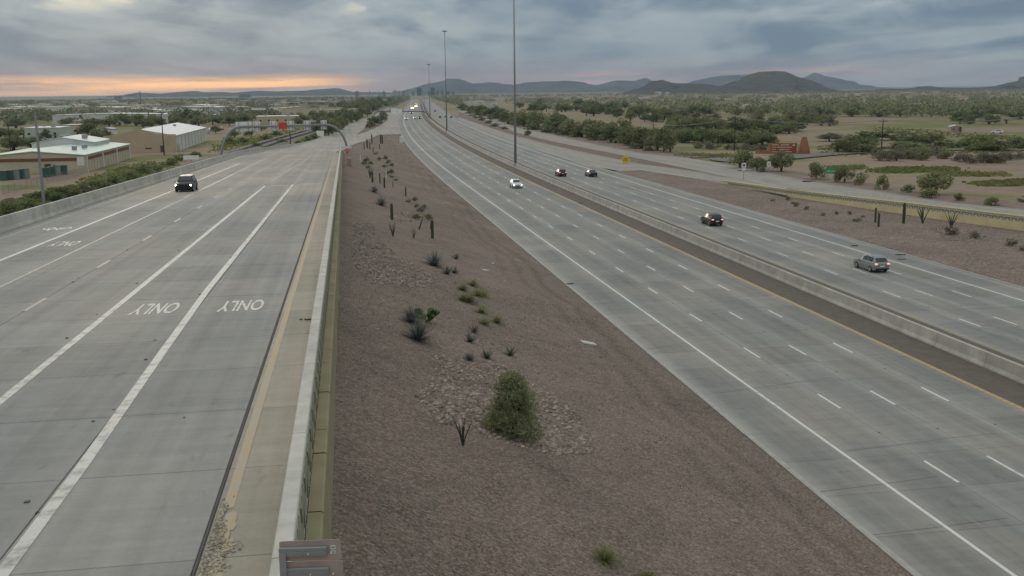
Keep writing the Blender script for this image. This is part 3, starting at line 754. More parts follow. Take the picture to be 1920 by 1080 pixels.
px_line('edge_line', [(a_[0], a_[1] - 1.5) for a_, b_ in RAMP2[6:]], .2, .02, m_white, ramp2, rzr)
px_line('edge_line', [(860, 227), (913, 250), (969.8, 270.8), (1037, 288.5), (1108, 313)], .2, .02, m_white, ramp2)
for k in range(10):
    f_ = k / 10; px = 1420 + 560 * f_
    mid = interp(px, [(1398, 329), (1474, 344.5), (1620, 362), (1784, 385.5), (1920, 399.5), (2100, 421)])
    px_line('lane_dash', [(px, mid), (px + 12, mid + 1.4)], .14, .02, m_white, front_r, rzr)
DIRT = [((860, 203.4), (860, 200)), ((913, 220.9), (920, 215)), ((969.8, 238.8), (976, 231)), ((1037, 252.8), (1045, 244)), ((1125, 272.3), (1133, 262)), ((1200, 286.6), (1210, 274)), ((1289, 295.8), (1290, 284)), ((1330, 295), (1330, 287))]
DIRT2 = [((1346, 305.5), (1372, 304)), ((1419, 320.0), (1430, 309)), ((1507, 337.0), (1517, 325)), ((1639, 357.0), (1650, 343)), ((1784, 379.5), (1790, 364)), ((1920, 392), (1920, 375)), ((2100, 413), (2100, 392)), ((2400, 449), (2400, 425))]
m_red = simple('roadside_soil', (0.225, 0.170, 0.132), 1, .28, .4, bump=.3)
for nm_, prs in (('roadside_soil', DIRT), ('roadside_soil', DIRT2)):
    rows = []
    for a, c in prs:
        A, C = at(a[0], a[1], rzr(a[0]) - .01), at(c[0], c[1], 0); C = at(c[0], c[1], gz(C.x, C.y)); C = at(c[0], c[1], gz(C.x, C.y) + .05)
        rows.append([A, A.lerp(C, .15) + Vector((0, 0, -.02)), A.lerp(C, .5) + Vector((0, 0, .06)), C + Vector((0, 0, -.08))])
    grid(nm_, rows, m_red, kind='structure')
# side street leaving behind the shrubs
SIDE = [((1335, 300), (1330, 295.5)), ((1365, 303.5), (1365, 297)), ((1440, 301), (1440, 295.5)), ((1480, 298.5), (1480, 292.5)), ((1560, 290.5), (1560, 285.5)), ((1640, 284.5), (1640, 280)), ((1720, 281), (1720, 277)), ((1950, 281), (1950, 276))]
pair_sheet('side_street', SIDE, .06, simple('side_asphalt', (0.20, 0.185, 0.165), 1, .15, .5), None, kind='structure')
PADS = [((1362, 312), (1368, 306)), ((1420, 321), (1425, 317)), ((1500, 335.5), (1505, 332))]
for pts in ([(1586, 846), (1607, 843), (1650, 838.5), (1671, 836), (1780, 821.5), (1868, 812)], [(1537, 922), (1650, 908), (1760, 893)], [(1636, 1003), (1760, 988), (1889, 971)], [(1310, 742), (1420, 727), (1560, 708)], [(1180, 660), (1250, 648), (1330, 637)]):
    px_line('tar_seam', pts, .035, .004, m_seal, near_road)
for pts in ([(233, 562.7), (330, 560), (430, 555), (533, 551.7)],):
    P_ = [rp(*rp_at(a, c), .004) for a, c in pts]; grid('tar_seam', [[q, q + Vector((0, .03, 0))] for q in P_], m_seal, ramp_road, smooth=False)
# yellow patterned wall
bw = [at(a, c, 0) for a, c in WALL2]
y2 = empty('patterned_wall', bw[0], 0, 'low yellow wall with a band of zigzag motifs above the gravel slope', 'wall')
acc = [0]
for a, c in zip(bw, bw[1:]): acc.append(acc[-1] + (c - a).length)
def wpt(d):
    for i in range(len(bw) - 1):
        if d <= acc[i + 1] or i == len(bw) - 2:
            f_ = (d - acc[i]) / (acc[i + 1] - acc[i]); p_ = bw[i].lerp(bw[i + 1], f_); px = WALL2[i][0] + (WALL2[i + 1][0] - WALL2[i][0]) * f_
            dr_ = (bw[i + 1] - bw[i]).normalized(); return p_, interp(px, WALL2H), dr_
nsg = int(acc[-2] / 3.0); wl = acc[-2] / nsg
zig = MB()
for (y0, z0, y1, z1) in ((-.42, -.22, -.02, .22), (.02, .22, .42, -.22), (-.42, .2, -.24, .0), (.24, .0, .42, .2)):
    d = Vector((y1 - y0, 0, z1 - z0)); nn = Vector((-d.z, 0, d.x)).normalized() * .05
    zig.add([Vector((y, x, z)) + kk for x in (0.0, -.05) for y, z, kk in ((y0, z0, nn), (y1, z1, nn), (y1, z1, -nn), (y0, z0, -nn))], [(4, 5, 6, 7), (0, 1, 5, 4), (1, 2, 6, 5), (2, 3, 7, 6), (3, 0, 4, 7)])
zme = zig.mesh('motif', m_motif)
for i in range(nsg):
    a, ha, da = wpt(i * wl); c, hc, dc = wpt((i + 1) * wl)
    dn = Vector((-da.y, da.x, 0));  dn = dn if dn.y > 0 else -dn        # away from the camera
    g_ = da * .01
    for nm, z0a, z1a, z0c, z1c, th, mt in (('wall_panel', -.2, ha - 1.0, -.2, hc - 1.0, .0, m_wally), ('motif_band', ha - 1.0, ha - .14, hc - 1.0, hc - .14, .04, m_motif2), ('wall_cap', ha - .14, ha, hc - .14, hc, -.05, m_wally)):
        z0a, z0c = max(z0a, -.2), max(z0c, -.2)
        vs = [a + g_ + dn * th, c - g_ + dn * th, c - g_ + dn * .3, a + g_ + dn * .3]
        V = [v + Vector((0, 0, z)) - bw[0] for v, z in zip(vs, (z0a, z0c, z0c, z0a))] + [v + Vector((0, 0, z)) - bw[0] for v, z in zip(vs, (z1a, z1c, z1c, z1a))]
        MB().add(V, [(4, 5, 6, 7), (0, 1, 5, 4), (1, 2, 6, 5), (2, 3, 7, 6), (3, 0, 4, 7)]).build(nm, mt, y2)
    if ha > .75:
        for k in (.17, .5, .83):
            q = a.lerp(c, k); hh = ha + (hc - ha) * k
            inst('motif', zme, y2, q + dn * .05 + Vector((0, 0, hh - .57)) - bw[0], (0, 0, math.atan2(da.y, da.x)), (1.0, 1, .9))

# ------------------------------------------------------------------ mountains
def mountain(name, pts, D, depth, mat, label, base=-12, jag=.075, seed=1, rows=9, step=4):
    rng = np.random.RandomState(seed)
    xs_ = np.arange(pts[0][0], pts[-1][0] + .1, step); n = len(xs_)
    nz = np.zeros(n)
    for f_, a_ in ((2, 1), (5, .6), (11, .35), (23, .2)): 
        k = rng.uniform(-1, 1, max(4, n * f_ // 60 + 3)); nz += a_ * np.interp(np.linspace(0, 1, n), np.linspace(0, 1, len(k)), k)
    ridge = []
    for x, q in zip(xs_, nz):
        p_ = at_depth(x, interp(x, pts), D); hgt = p_.z - base
        edge = min(1, (x - xs_[0]) / 12 + .15, (xs_[-1] - x) / 12 + .15)
        ridge.append((p_.x, max(5, hgt * (1 + jag * q * 2.2)) * edge))
    R_ = []
    for i in range(rows):
        t_ = i / (rows - 1) * 2 - 1                       # -1 front foot, 0 ridge, 1 back foot
        f_ = (1 - abs(t_)) ** 1.15
        k = rng.uniform(-1, 1, n // 4 + 3); kk = np.interp(np.linspace(0, 1, n), np.linspace(0, 1, len(k)), k)
        R_.append([(x * (D + t_ * depth) / D, D + t_ * depth + kk[j] * depth * .16, base + h_ * f_ * (1 + (.24 * kk[j] if abs(t_) > .05 else 0))) for j, (x, h_) in enumerate(ridge)])
    return grid(name, R_, mat, kind='structure', label=label)
m_mtn = simple('mountain_rock', (0.085, 0.080, 0.072), 1, .6, .004, spec=0.0, detail=8)
m_mesa = simple('hill_scrub', (0.085, 0.076, 0.054), 1, .5, .02, spec=0.0, detail=8)
mountain('mountains', [(-260, 190), (-100, 186), (0, 187.5), (30, 187), (65, 190), (90, 192), (100, 189), (135, 186), (160, 190), (185, 190)], 8800, 900, m_mtn, None, seed=2)
mountain('mountains', [(165, 192), (190, 188), (210, 180), (240, 177.5), (260, 173), (300, 176), (330, 173), (360, 169), (380, 171), (440, 174), (480, 170), (525, 172), (575, 171), (635, 166), (660, 172), (700, 172), (760, 174), (800, 178)], 8600, 1000, m_mtn, None, seed=3)
mountain('mountains', [(690, 180), (740, 174), (790, 161), (815, 156), (840, 151), (860, 154), (885, 160), (924, 156), (961, 159), (1000, 155), (1033, 152), (1059, 151), (1085, 152), (1119, 155), (1150, 153), (1189, 154), (1212, 150), (1235, 160), (1290, 175)], 9000, 1000, m_mtn, None, seed=4)
mountain('mountains', [(1260, 170), (1292, 153), (1330, 147), (1364, 141), (1400, 137), (1425, 133), (1450, 140), (1490, 152), (1507, 145), (1532, 139), (1555, 144), (1578, 150), (1610, 157), (1655, 164), (1720, 172)], 9600, 1000, m_mtn, None, seed=5)
mountain('mesa_hill', [(1160, 178), (1180, 171), (1205, 160), (1222, 152), (1236, 150), (1250, 152), (1272, 156), (1318, 157), (1343, 162), (1374, 153), (1399, 145), (1415, 138), (1428, 134), (1455, 133), (1481, 132.7), (1490, 136), (1500, 143), (1527, 156), (1550, 163), (1573, 169), (1610, 173)], 4600, 700, m_mesa, None, base=-3, seed=6, jag=.006, step=4)
mountain('low_hills', [(1560, 173), (1655, 167), (1700, 166), (1741, 161), (1770, 164), (1808, 165), (1850, 162), (1884, 160), (1900, 152), (1920, 145), (1960, 128), (2010, 120), (2080, 130), (2160, 165)], 5200, 800, m_mesa, None, base=-3, seed=7, jag=.01, step=4)

# ------------------------------------------------------------------ plants
rng = np.random.RandomState(11)
def leaf_mesh(name, clumps, n, size, mat, seed, up=0.35, asp=.5):
    r_ = np.random.RandomState(seed)
    cl_ = np.array(clumps, dtype=float)             # cx, cy, cz, rx, rz
    wgt = cl_[:, 3] ** 2; idx = r_.choice(len(cl_), n, p=wgt / wgt.sum())
    d = r_.normal(size=(n, 3)); d /= np.linalg.norm(d, axis=1)[:, None]
    rad = r_.uniform(.45, 1.05, n) ** .6
    c = cl_[idx, :3] + d * rad[:, None] * np.stack([cl_[idx, 3], cl_[idx, 3], cl_[idx, 4]], 1)
    c[:, 2] = np.maximum(c[:, 2], .03)
    nr = d * .6 + r_.normal(size=(n, 3)) * .7; nr[:, 2] += up; nr /= np.linalg.norm(nr, axis=1)[:, None]
    a = np.cross(nr, r_.normal(size=(n, 3))); a /= np.linalg.norm(a, axis=1)[:, None]; b_ = np.cross(nr, a)
    sz = size * r_.uniform(.6, 1.35, n)[:, None]
    v = np.stack([c - a * sz, c - b_ * sz * asp, c + a * sz, c + b_ * sz * asp], 1).reshape(-1, 3)
    me = bpy.data.meshes.new(name); me.vertices.add(4 * n); me.vertices.foreach_set('co', v.ravel().astype(np.float32))
    me.loops.add(4 * n); me.loops.foreach_set('vertex_index', np.arange(4 * n, dtype=np.int32)); me.polygons.add(n)
    me.polygons.foreach_set('loop_start', np.arange(0, 4 * n, 4, dtype=np.int32)); me.polygons.foreach_set('loop_total', np.full(n, 4, dtype=np.int32))
    me.update(); me.validate(); me.materials.append(mat); return me
G_MESQ = leafmat('mesquite_leaves', (0.248, 0.262, 0.125)); G_DARK = leafmat('dark_tree_leaves', (0.200, 0.225, 0.112))
G_PALO = leafmat('palo_verde_leaves', (0.205, 0.208, 0.085)); G_GREY = leafmat('grey_shrub_leaves', (0.225, 0.205, 0.135))
G_BUSH = leafmat('big_bush_leaves', (0.285, 0.305, 0.165)); G_BLUE = leafmat('blue_sotol_blades', (0.150, 0.172, 0.155)); G_AGAV = leafmat('agave_blades', (0.150, 0.168, 0.128))
G_GRAS = leafmat('bunch_grass', (0.235, 0.245, 0.090)); G_PAD = leafmat('cactus_pad', (0.10, 0.135, 0.048), trans=.05); G_CACT = leafmat('saguaro_skin', (0.070, 0.075, 0.046), trans=0.0)
G_OCO = leafmat('ocotillo_stem', (0.060, 0.066, 0.040), trans=0.0); G_LUSH = leafmat('lush_leaves', (0.200, 0.235, 0.090)); G_DRY = leafmat('dry_weeds', (0.165, 0.145, 0.095))
def tree_var(kind, seed):
    r_ = random.Random(seed)
    K = dict(mesquite=(6.0, 4.6, 1700, .27, G_MESQ, 15), dark=(8.0, 4.8, 1600, .34, G_DARK, 15), palo=(5.0, 4.0, 1500, .22, G_PALO, 14), shrub=(2.2, 1.8, 900, .12, G_MESQ, 10), grey=(1.8, 1.9, 800, .11, G_GREY, 9), lush=(3.0, 2.6, 1000, .19, G_LUSH, 11), tall=(11, 3.4, 1500, .38, G_DARK, 14))[kind]
    h, wd, nl, ls, mat, nc = K
    low = kind in ('shrub', 'grey', 'lush')
    cl_ = []
    for i in range(nc):
        a = r_.random() * 6.28; rr = wd / 2 * math.sqrt(r_.random()) * (1.0 if kind != 'tall' else .7)
        zlo = .16 if low else .30
        z = h * r_.uniform(zlo, .80) * (1 - .18 * (rr / (wd / 2)) ** 2)
        cr = wd * r_.uniform(.20, .33); cl_.append((rr * math.cos(a), rr * math.sin(a), z, cr, min(cr * .85, h * .22)))
    cl_.append((0, 0, h * .82, wd * .2, h * .14))
    crown = leaf_mesh(kind + '_crown', cl_, nl, ls, mat, seed)
    b = MB(); ns = 2 if low else r_.choice((1, 2, 3))
    th = .16 if not low else .05
    for i in range(ns):
        a = r_.random() * 6.28; x, y = (.25 * math.cos(a), .25 * math.sin(a)) if ns > 1 else (0, 0)
        b.path([(x * .4, y * .4, -.15), (x, y, h * .18), (x * 2.2, y * 2.2, h * .40)], [th * 1.2, th, th * .75], 6)
        for c in r_.sample(cl_, min(4, len(cl_))):
            b.path([(x * 2.2, y * 2.2, h * .38), ((x * 2.2 + c[0]) / 2, (y * 2.2 + c[1]) / 2, (h * .4 + c[2]) / 2 + .1), (c[0], c[1], c[2])], [th * .6, th * .4, th * .15], 5)
    return dict(h=h, w=wd * 1.35, crown=crown, trunk=b.mesh(kind + '_trunk', m_trunk, True))
VAR = {k: [tree_var(k, 20 + 7 * i + len(k) * 31) for i in range(3 if k != 'tall' else 2)] for k in ('mesquite', 'dark', 'palo', 'shrub', 'grey', 'lush', 'tall')}
NAMES = dict(mesquite='mesquite_tree', dark='evergreen_tree', palo='palo_verde_tree', shrub='desert_shrub', grey='grey_shrub', lush='green_shrub', tall='evergreen_tree')
def tree_w(p, hh, ww, kind, label, group=None):
    v = random.choice(VAR[kind]); o = empty(NAMES[kind], p, random.random() * 6.28, label, 'shrub' if kind in ('shrub', 'grey', 'lush') else 'tree', group)
    o.scale = (ww / v['w'], ww / v['w'], hh / v['h'])
    for nm in ('trunk', 'crown'): inst(nm, v[nm], o)
    return o
def tree(px, py, hpx, wpx, kind, label, group=None, z=None):
    p = at(px, py, -.2)
    p.z = gz(p.x, p.y)
    p = at(px, py, p.z) if z is None else at(px, py, z)
    k = mpp(p); return tree_w(p, hpx * k, wpx * k, kind, label, group)
def blades(n, L, wd, el0, el1, mat, name, seed, droop=.2, seg=3, jit=.25):
    r_ = random.Random(seed); b = MB()
    for i in range(n):
        a = r_.random() * 6.28; el = math.asin(r_.uniform(math.sin(el0), math.sin(el1))); l = L * r_.uniform(1 - jit, 1 + jit)
        d = Vector((math.cos(a) * math.cos(el), math.sin(a) * math.cos(el), math.sin(el))); sd_ = Vector((-math.sin(a), math.cos(a), 0))
        vs = []
        for k in range(seg + 1):
            f_ = k / seg; c = d * l * f_ + Vector((0, 0, -droop * l * f_ * f_)); wk = wd * (1 - f_) ** .7 * (.7 if k == 0 else 1) + .002
            c.z = max(c.z, .01); vs += [c - sd_ * wk, c + sd_ * wk]
        b.add(vs, [(2*k, 2*k+1, 2*k+3, 2*k+2) for k in range(seg)])
    return b.mesh(name, mat)
SOTOL = [blades(240, .62, .012, R(0), R(88), G_BLUE, 'sotol_blades', s, .12) for s in (1, 2)]
AGAVE = [blades(30, .42, .045, R(8), R(75), G_AGAV, 'agave_blades', s, -.05) for s in (3, 4)]
GRASS = [blades(230, .55, .009, R(12), R(85), G_GRAS, 'grass_blades', s, .25) for s in (5, 6)]
def ocotillo(h, n, seed):
    r_ = random.Random(seed); b = MB()
    for i in range(n):
        a = r_.random() * 6.28; sp_ = r_.uniform(.05, .34) * h; hh = h * r_.uniform(.7, 1); 
        b.path([(0, 0, -.05), (math.cos(a) * sp_ * .3, math.sin(a) * sp_ * .3, hh * .4), (math.cos(a) * sp_ * .75, math.sin(a) * sp_ * .75, hh * .8), (math.cos(a) * sp_, math.sin(a) * sp_, hh)], [.045, .036, .026, .012], 5)
    return b.mesh('ocotillo_stems', G_OCO)
OCO = [ocotillo(2.0, 9, s) for s in (1, 2, 3)]
def saguaro_mesh(h, r, seed, arm=False):
    r_ = random.Random(seed); b = MB(); n = 20; rings = []
    zs = [(-.1, .85), (.15, .95), (h * .3, 1.0), (h * .7, 1.03), (h * .9, .93), (h * .965, .7), (h, .25)]
    vs = []
    for z, k in zs:
        for i in range(n):
            a = 6.2832 * i / n; rr = r * k * (1.0 if i % 2 else .84); vs.append((rr * math.cos(a), rr * math.sin(a), z))
    fs = [(j*n+i, j*n+(i+1)%n, (j+1)*n+(i+1)%n, (j+1)*n+i) for j in range(len(zs)-1) for i in range(n)] + [tuple(range((len(zs)-1)*n, len(zs)*n))]
    b.add(vs, fs)
    if arm: b.path([(0, 0, h * .45), (r * 2.2, 0, h * .48), (r * 2.6, 0, h * .6), (r * 2.6, 0, h * .82)], [r * .6, r * .65, r * .65, r * .3], 10)
    return b.mesh('saguaro_body', G_CACT)
SAG = [saguaro_mesh(2.4, .17, 1), saguaro_mesh(2.4, .19, 2), saguaro_mesh(2.4, .17, 3, True)]
def pear_mesh(seed):
    r_ = random.Random(seed); b = MB()
    def pad(c, a, tilt, l):
        d = Vector((math.cos(a) * math.sin(tilt), math.sin(a) * math.sin(tilt), math.cos(tilt))); sd_ = Vector((-math.sin(a), math.cos(a), 0)); nn = d.cross(sd_)
        pts = [(0, .12), (.25, .34), (.6, .42), (.88, .28), (1, 0)]
        ring = [c + d * l * y + sd_ * l * x for y, x in pts] + [c + d * l * y - sd_ * l * x for y, x in reversed(pts[:-1])]
        m_ = c + d * l * .55; k = len(ring)
        b.add(ring + [m_ + nn * l * .09, m_ - nn * l * .09], [(i, (i+1) % k, k) for i in range(k)] + [((i+1) % k, i, k + 1) for i in range(k)])
        return c + d * l * .95
    for i in range(9):
        a = r_.random() * 6.28; e = pad(Vector((math.cos(a) * .12, math.sin(a) * .12, -.02)), a, r_.uniform(.25, 1.0), .3)
        for j in range(2): e2 = pad(e, a + r_.uniform(-1, 1), r_.uniform(.1, .9), .25)
    return b.mesh('prickly_pear_pads', G_PAD)
PEAR = pear_mesh(1)
def plant(nm, me, px, py, hpx, label, cat, group=None, h0=1.0, wk=1.0, loc=None):
    p = loc or bank_at(px, py); sc = hpx * mpp(p) / h0
    return inst(nm, me, None, p, (0, 0, random.random() * 6.28), (sc * wk, sc * wk, sc), label=label, cat=cat, group=group)
# the large bush on the cobbles
pb = bank_at(960, 818); kb = mpp(pb)
bush = empty('large_bush', pb, 0, 'large dense olive green bush in the middle of the cobbled patch', 'bush')
cl_ = []
rb_ = random.Random(5)
Wb, Hb = 116 * kb, 124 * kb
for i in range(190):
    z = Hb * (.03 + .92 * rb_.random() ** 1.15); rr = (Wb / 2) * (1.0 - .80 * (z / Hb) ** 2.0) * math.sqrt(rb_.uniform(.0, 1)) * rb_.uniform(.80, 1.0); a = rb_.random() * 6.28
    cl_.append((rr * math.cos(a), rr * math.sin(a), z, Wb * rb_.uniform(.07, .12), Hb * rb_.uniform(.06, .12)))
me = leaf_mesh('crown', cl_, 26000, .048, G_BUSH, 77, .3, .38); inst('crown', me, bush)
b = MB()
for i in range(9):
    a = i * .7; b.path([(0, 0, -.1), (math.cos(a) * .18, math.sin(a) * .18, Hb * .3), (math.cos(a) * Wb * .24, math.sin(a) * Wb * .24, Hb * .66)], [.04, .03, .012], 5)
b.build('stems', m_trunk, bush, True)
plant('ocotillo', OCO[0], 868, 836, 58, 'thin dark ocotillo standing left of the large bush', 'ocotillo', h0=2.0)
plant('desert_shrub', GRASS[0], 1133, 1052, 40, 'small round green tuft near the bottom edge of the gravel', 'shrub', h0=.55)
plant('desert_shrub', GRASS[1], 1214, 1090, 30, 'green tuft cut off by the bottom edge of the picture', 'shrub', h0=.55)
for px, py, hp, lab in ((783, 637, 42, 'largest blue grey sotol, in front of the prickly pear'), (770, 604, 34, 'blue grey sotol touching the left side of the prickly pear'), (814, 498, 31, 'lone blue grey sotol beside the upper cobbled patch'), (702, 360, 15, 'round grey sotol highest up the gravel bank'), (715, 385, 19, 'dark spiky sotol below the row of saguaros'), (880, 676, 18, 'grey green tuft at the top edge of the cobbles')):
    plant('sotol', SOTOL[0 if px > 780 else 1], px, py, hp, lab, 'sotol', h0=.62)
plant('prickly_pear', PEAR, 797, 602, 30, 'bright green prickly pear between the two blue sotols', 'cactus', h0=.62, wk=1.25)
for i, (px, py, hp) in enumerate(((868, 545, 20), (887, 536, 19), (880, 566, 26), (869, 564, 20), (895, 556, 22), (906, 556, 20), (903, 587, 20), (908, 608, 20), (932, 605, 20))):
    plant('bunch_grass', GRASS[i % 2], px, py, hp, 'green bunch grass in the upper cluster of six tufts' if i < 6 else ('bunch grass tuft just below the cluster of six', 'bunch grass tuft left of the lower pair', 'bunch grass tuft right of the lower pair')[i - 6], 'grass tuft', 'bunch grasses on the gravel bank', h0=.58, wk=1.05)
AGL = ('small agave below the right bunch grass', 'agave just left above the cobbles', 'agave furthest right beside the cobbles', 'agave between the tuft and the right agave', 'left one of the paired grey agaves', 'right one of the paired grey agaves', 'tiny agave right of the lone sotol')
for i, (px, py, hp) in enumerate(((889, 624, 15), (881, 641, 18), (957, 667, 17), (914, 672, 18), (839, 514, 15), (853, 512, 13), (856, 486, 11))):
    plant('agave', AGAVE[i % 2], px, py, hp, AGL[i], 'agave', 'small agaves on the gravel bank', h0=.40, wk=1.1)
for i, (px, py, hp, k) in enumerate(((811, 447, 35, 2), (735, 412, 31, 1), (761, 368, 18, 0), (737, 351, 11, 0), (721, 353, 21, 1), (712.5, 343, 19, 0), (698.6, 343, 22, 1), (697.4, 269, 17, 0), (688.6, 278, 17, 1), (714, 270, 18, 0), (717, 269, 16, 1), (683, 280, 12, 0), (693.7, 280, 13, 1), (700, 286, 10, 0), (712, 280, 10, 0))):
    lab = ('thick saguaro with an arm, nearest of the bank cacti', 'tall saguaro above the left ocotillo', 'short saguaro standing alone towards the freeway')[i] if i < 3 else ('slim saguaro in the middle row on the gravel bank' if i < 7 else 'slim saguaro at the far end of the gravel bank')
    plant('saguaro', SAG[k], px, py, hp, lab, 'cactus', None if i < 3 else ('saguaros in the middle row' if i < 7 else 'saguaros at the far end of the bank'), h0=2.4, wk=1.0 if i > 2 else 1.15)
for px, py, hp, lab in ((776, 448, 22, 'sparse ocotillo between the two nearest saguaros'), (737, 444, 30, 'upright ocotillo left of the nearest saguaros'), (693.7, 334, 22, 'ocotillo beside the leftmost saguaro of the middle row')):
    plant('ocotillo', OCO[1 if px > 740 else 2], px, py, hp, lab, 'ocotillo', h0=2.0)
pp = bank_at(786, 430); b = MB().path([(0, 0, 0), (.25, 0, .8), (.5, 0, 1.5)], [.08, .08, .04], 8); inst('leaning_cactus', b.mesh('leaning_cactus', G_CACT, True), None, pp, (0, 0, 0), label='leaning cactus stem between ocotillo and nearest saguaro', cat='cactus')
for px, py, hp in ((687.5, 302, 9), (683, 309, 8), (696, 309, 8), (729, 307, 8), (722, 299, 8), (711, 300, 7), (721, 314, 7), (735, 312, 7), (733, 325, 9), (727, 327, 7), (734, 333, 7), (742, 339, 7), (766, 379, 8), (779, 377, 9), (780, 389, 9), (797, 391, 9), (788, 398, 11), (781, 411, 11), (803, 412, 12), (690, 316, 6), (705, 290, 6)):
    p = bank_at(px, py); k = mpp(p); tree_w(p, hp * k, hp * 1.7 * k, random.choice(('shrub', 'grey', 'shrub')), 'small low shrub on the upper gravel bank', 'low shrubs on the upper gravel bank')
# plants on the slope below the yellow wall
for i, (px, py, hp, k) in enumerate(((1641, 417, 28, 0), (1647, 425, 26, 1), (1694, 419, 39, 0))):
    plant('saguaro', SAG[k], px, py, hp, ('dark saguaro leftmost in front of the yellow wall', 'thin saguaro just right of the leftmost one', 'tallest saguaro in front of the yellow wall')[i], 'cactus', h0=2.4, loc=at(px, py, 0), wk=1.0)
for px, py, hp, lab in ((1730, 419, 34, 'ocotillo right of the tallest saguaro'), (1783, 427, 32, 'wide ocotillo furthest right before the yellow wall')):
    plant('ocotillo', OCO[px % 3], px, py, hp, lab, 'ocotillo', h0=2.0, loc=at(px, py, 0), wk=1.3)
for px, py, w_ in ((1449, 377, 8), (1478, 375, 9), (1487, 382, 7), (1494, 387, 11), (1513, 393, 10), (1543, 404, 10), (1568, 402, 8), (1592, 402, 8), (1607, 415, 13), (1618, 407, 7), (1783, 440, 22), (1828, 446, 18), (1897, 461, 18), (1919, 470, 14)):
    tree(px, py, w_ * .8, w_ * 1.3, 'grey' if px > 1700 else 'shrub', 'small scrub plant on the slope below the yellow wall', 'scrub on the gravel slope', z=0.0)
b = MB()
for k in range(160):
    q = sample_poly([(1740, 425), (1800, 428), (1850, 440), (1840, 455), (1770, 450)], random); stone(b, at(*q, .01), random.uniform(.08, .2))
b.build('cobbles', m_cob, kind='stuff', label='scatter of stones below the yellow wall', cat='stones')

# ------------------------------------------------------------------ debris and small fittings on the bank
def slab_thing(name, px, py, dx_, dy_, dz_, mat, label, cat, rot=0.0, loc=None):
    p = loc or bank_at(px, py); o = MB().cbox((0, 0, dz_ / 2), (dx_, dy_, dz_), min(.02, dz_ / 3)).build(name, mat, None, label=label, cat=cat); o.location = p - Vector((0, 0, .01)); o.rotation_euler = (0, 0, rot); return o
m_pale = simple('pale_concrete', (0.42, 0.40, 0.37), .9, .1)
o = slab_thing('utility_cover', 1103, 644, 1.05, .75, .10, simple('cover_concrete', (.58, .55, .50), .9, .1), 'pale square utility cover on gravel near the freeway shoulder', 'utility cover', .25)
o.rotation_euler = (0, R(14), .25)
o = slab_thing('utility_cover', 1377, 978, .36, .30, .06, simple('tan_cover', (.26, .22, .17)), 'small tan cover low on the gravel beside the tyre marks', 'utility cover', .3)
o.rotation_euler = (0, R(14), .3)
for px, py, a, c, lab in ((968, 488, .9, .12, 'pale plank lying near the freeway edge of the gravel'), (834, 380, 1.2, .14, 'white plank further up the gravel bank'), (945, 527, .35, .12, 'small pale chip below the white bag')):
    slab_thing('plank', px, py, a, c, .04, m_pale, lab, 'debris', .1)
def rag(px, py, L, wd, mat, label, name, loc=None, hh=.1):
    p = loc or bank_at(px, py); b = MB(); n = 9; rows = []
    for i in range(n):
        f_ = i / (n - 1); ww = wd * (math.sin(math.pi * min(1, f_ * 1.1 + .08)) ** .6) * random.uniform(.8, 1.15)
        rows.append([(f_ * L - L / 2, (j / 4 - .5) * ww + random.uniform(-.02, .02), max(.005, hh * math.sin(math.pi * j / 4) * random.uniform(.5, 1.2))) for j in range(5)])
    o = grid(name, rows, mat, None); tag(o, label, 'debris'); o.location = p; return o
rag(910, 507, .85, .32, simple('white_plastic', (.62, .60, .60), .5), 'crumpled white plastic bag lying on the gravel bank', 'plastic_bag').rotation_euler = (0, R(8), -.25)
rag(924, 494, .2, .18, simple('white_cup', (.75, .75, .74), .5), 'small white scrap just above the plastic bag', 'paper_scrap')
rag(805, 460, 1.3, .16, simple('yellow_strip', (.42, .30, .10), .7), 'yellowish bent strip of debris below the nearest saguaro', 'debris_strip').rotation_euler = (0, R(5), -.3)
rag(707, 618, .25, .1, m_pale, 'small pale scrap near the wall side of the gravel', 'paper_scrap')
rag(1264, 887, .1, .09, m_pale, 'tiny white scrap in the middle of bare gravel', 'paper_scrap')
rag(0, 0, .9, .35, m_black, 'torn black tyre piece on the freeway kerb', 'tyre_scrap', fw(98.6, 22.5, .03)).rotation_euler = (0, 0, .3)
rag(0, 0, .8, .3, m_black, 'torn black tyre piece on the yellow line beside the median', 'tyre_scrap', fw(171.3, 41.0, .0))
rag(0, 0, .9, .5, m_black, 'black tyre tread on the far shoulder left of the silver car', 'tyre_scrap', at(1602, 461, .01))
rag(0, 0, 1.2, .3, m_black, 'long tyre shred on the far shoulder right of the silver car', 'tyre_scrap', at(1688, 478, .01))
rag(0, 0, 1.0, .25, m_dkst, 'dark shred near the white edge line by the silver car', 'tyre_scrap', at(1690, 486.5, .01))
rag(0, 0, .12, .1, m_black, 'small dark scrap on the gutter beside the parapet', 'paper_scrap', rp(37.6, -1.9, .01), .04)
rag(0, 0, .3, .12, m_black, 'dark scrap against the foot of the parapet', 'paper_scrap', rp(37.5, -1.62, .01), .05)
rag(0, 0, .22, .08, m_wh, 'white scrap on the gutter below the dark ones', 'paper_scrap', rp(35.2, -1.62, .01), .03)
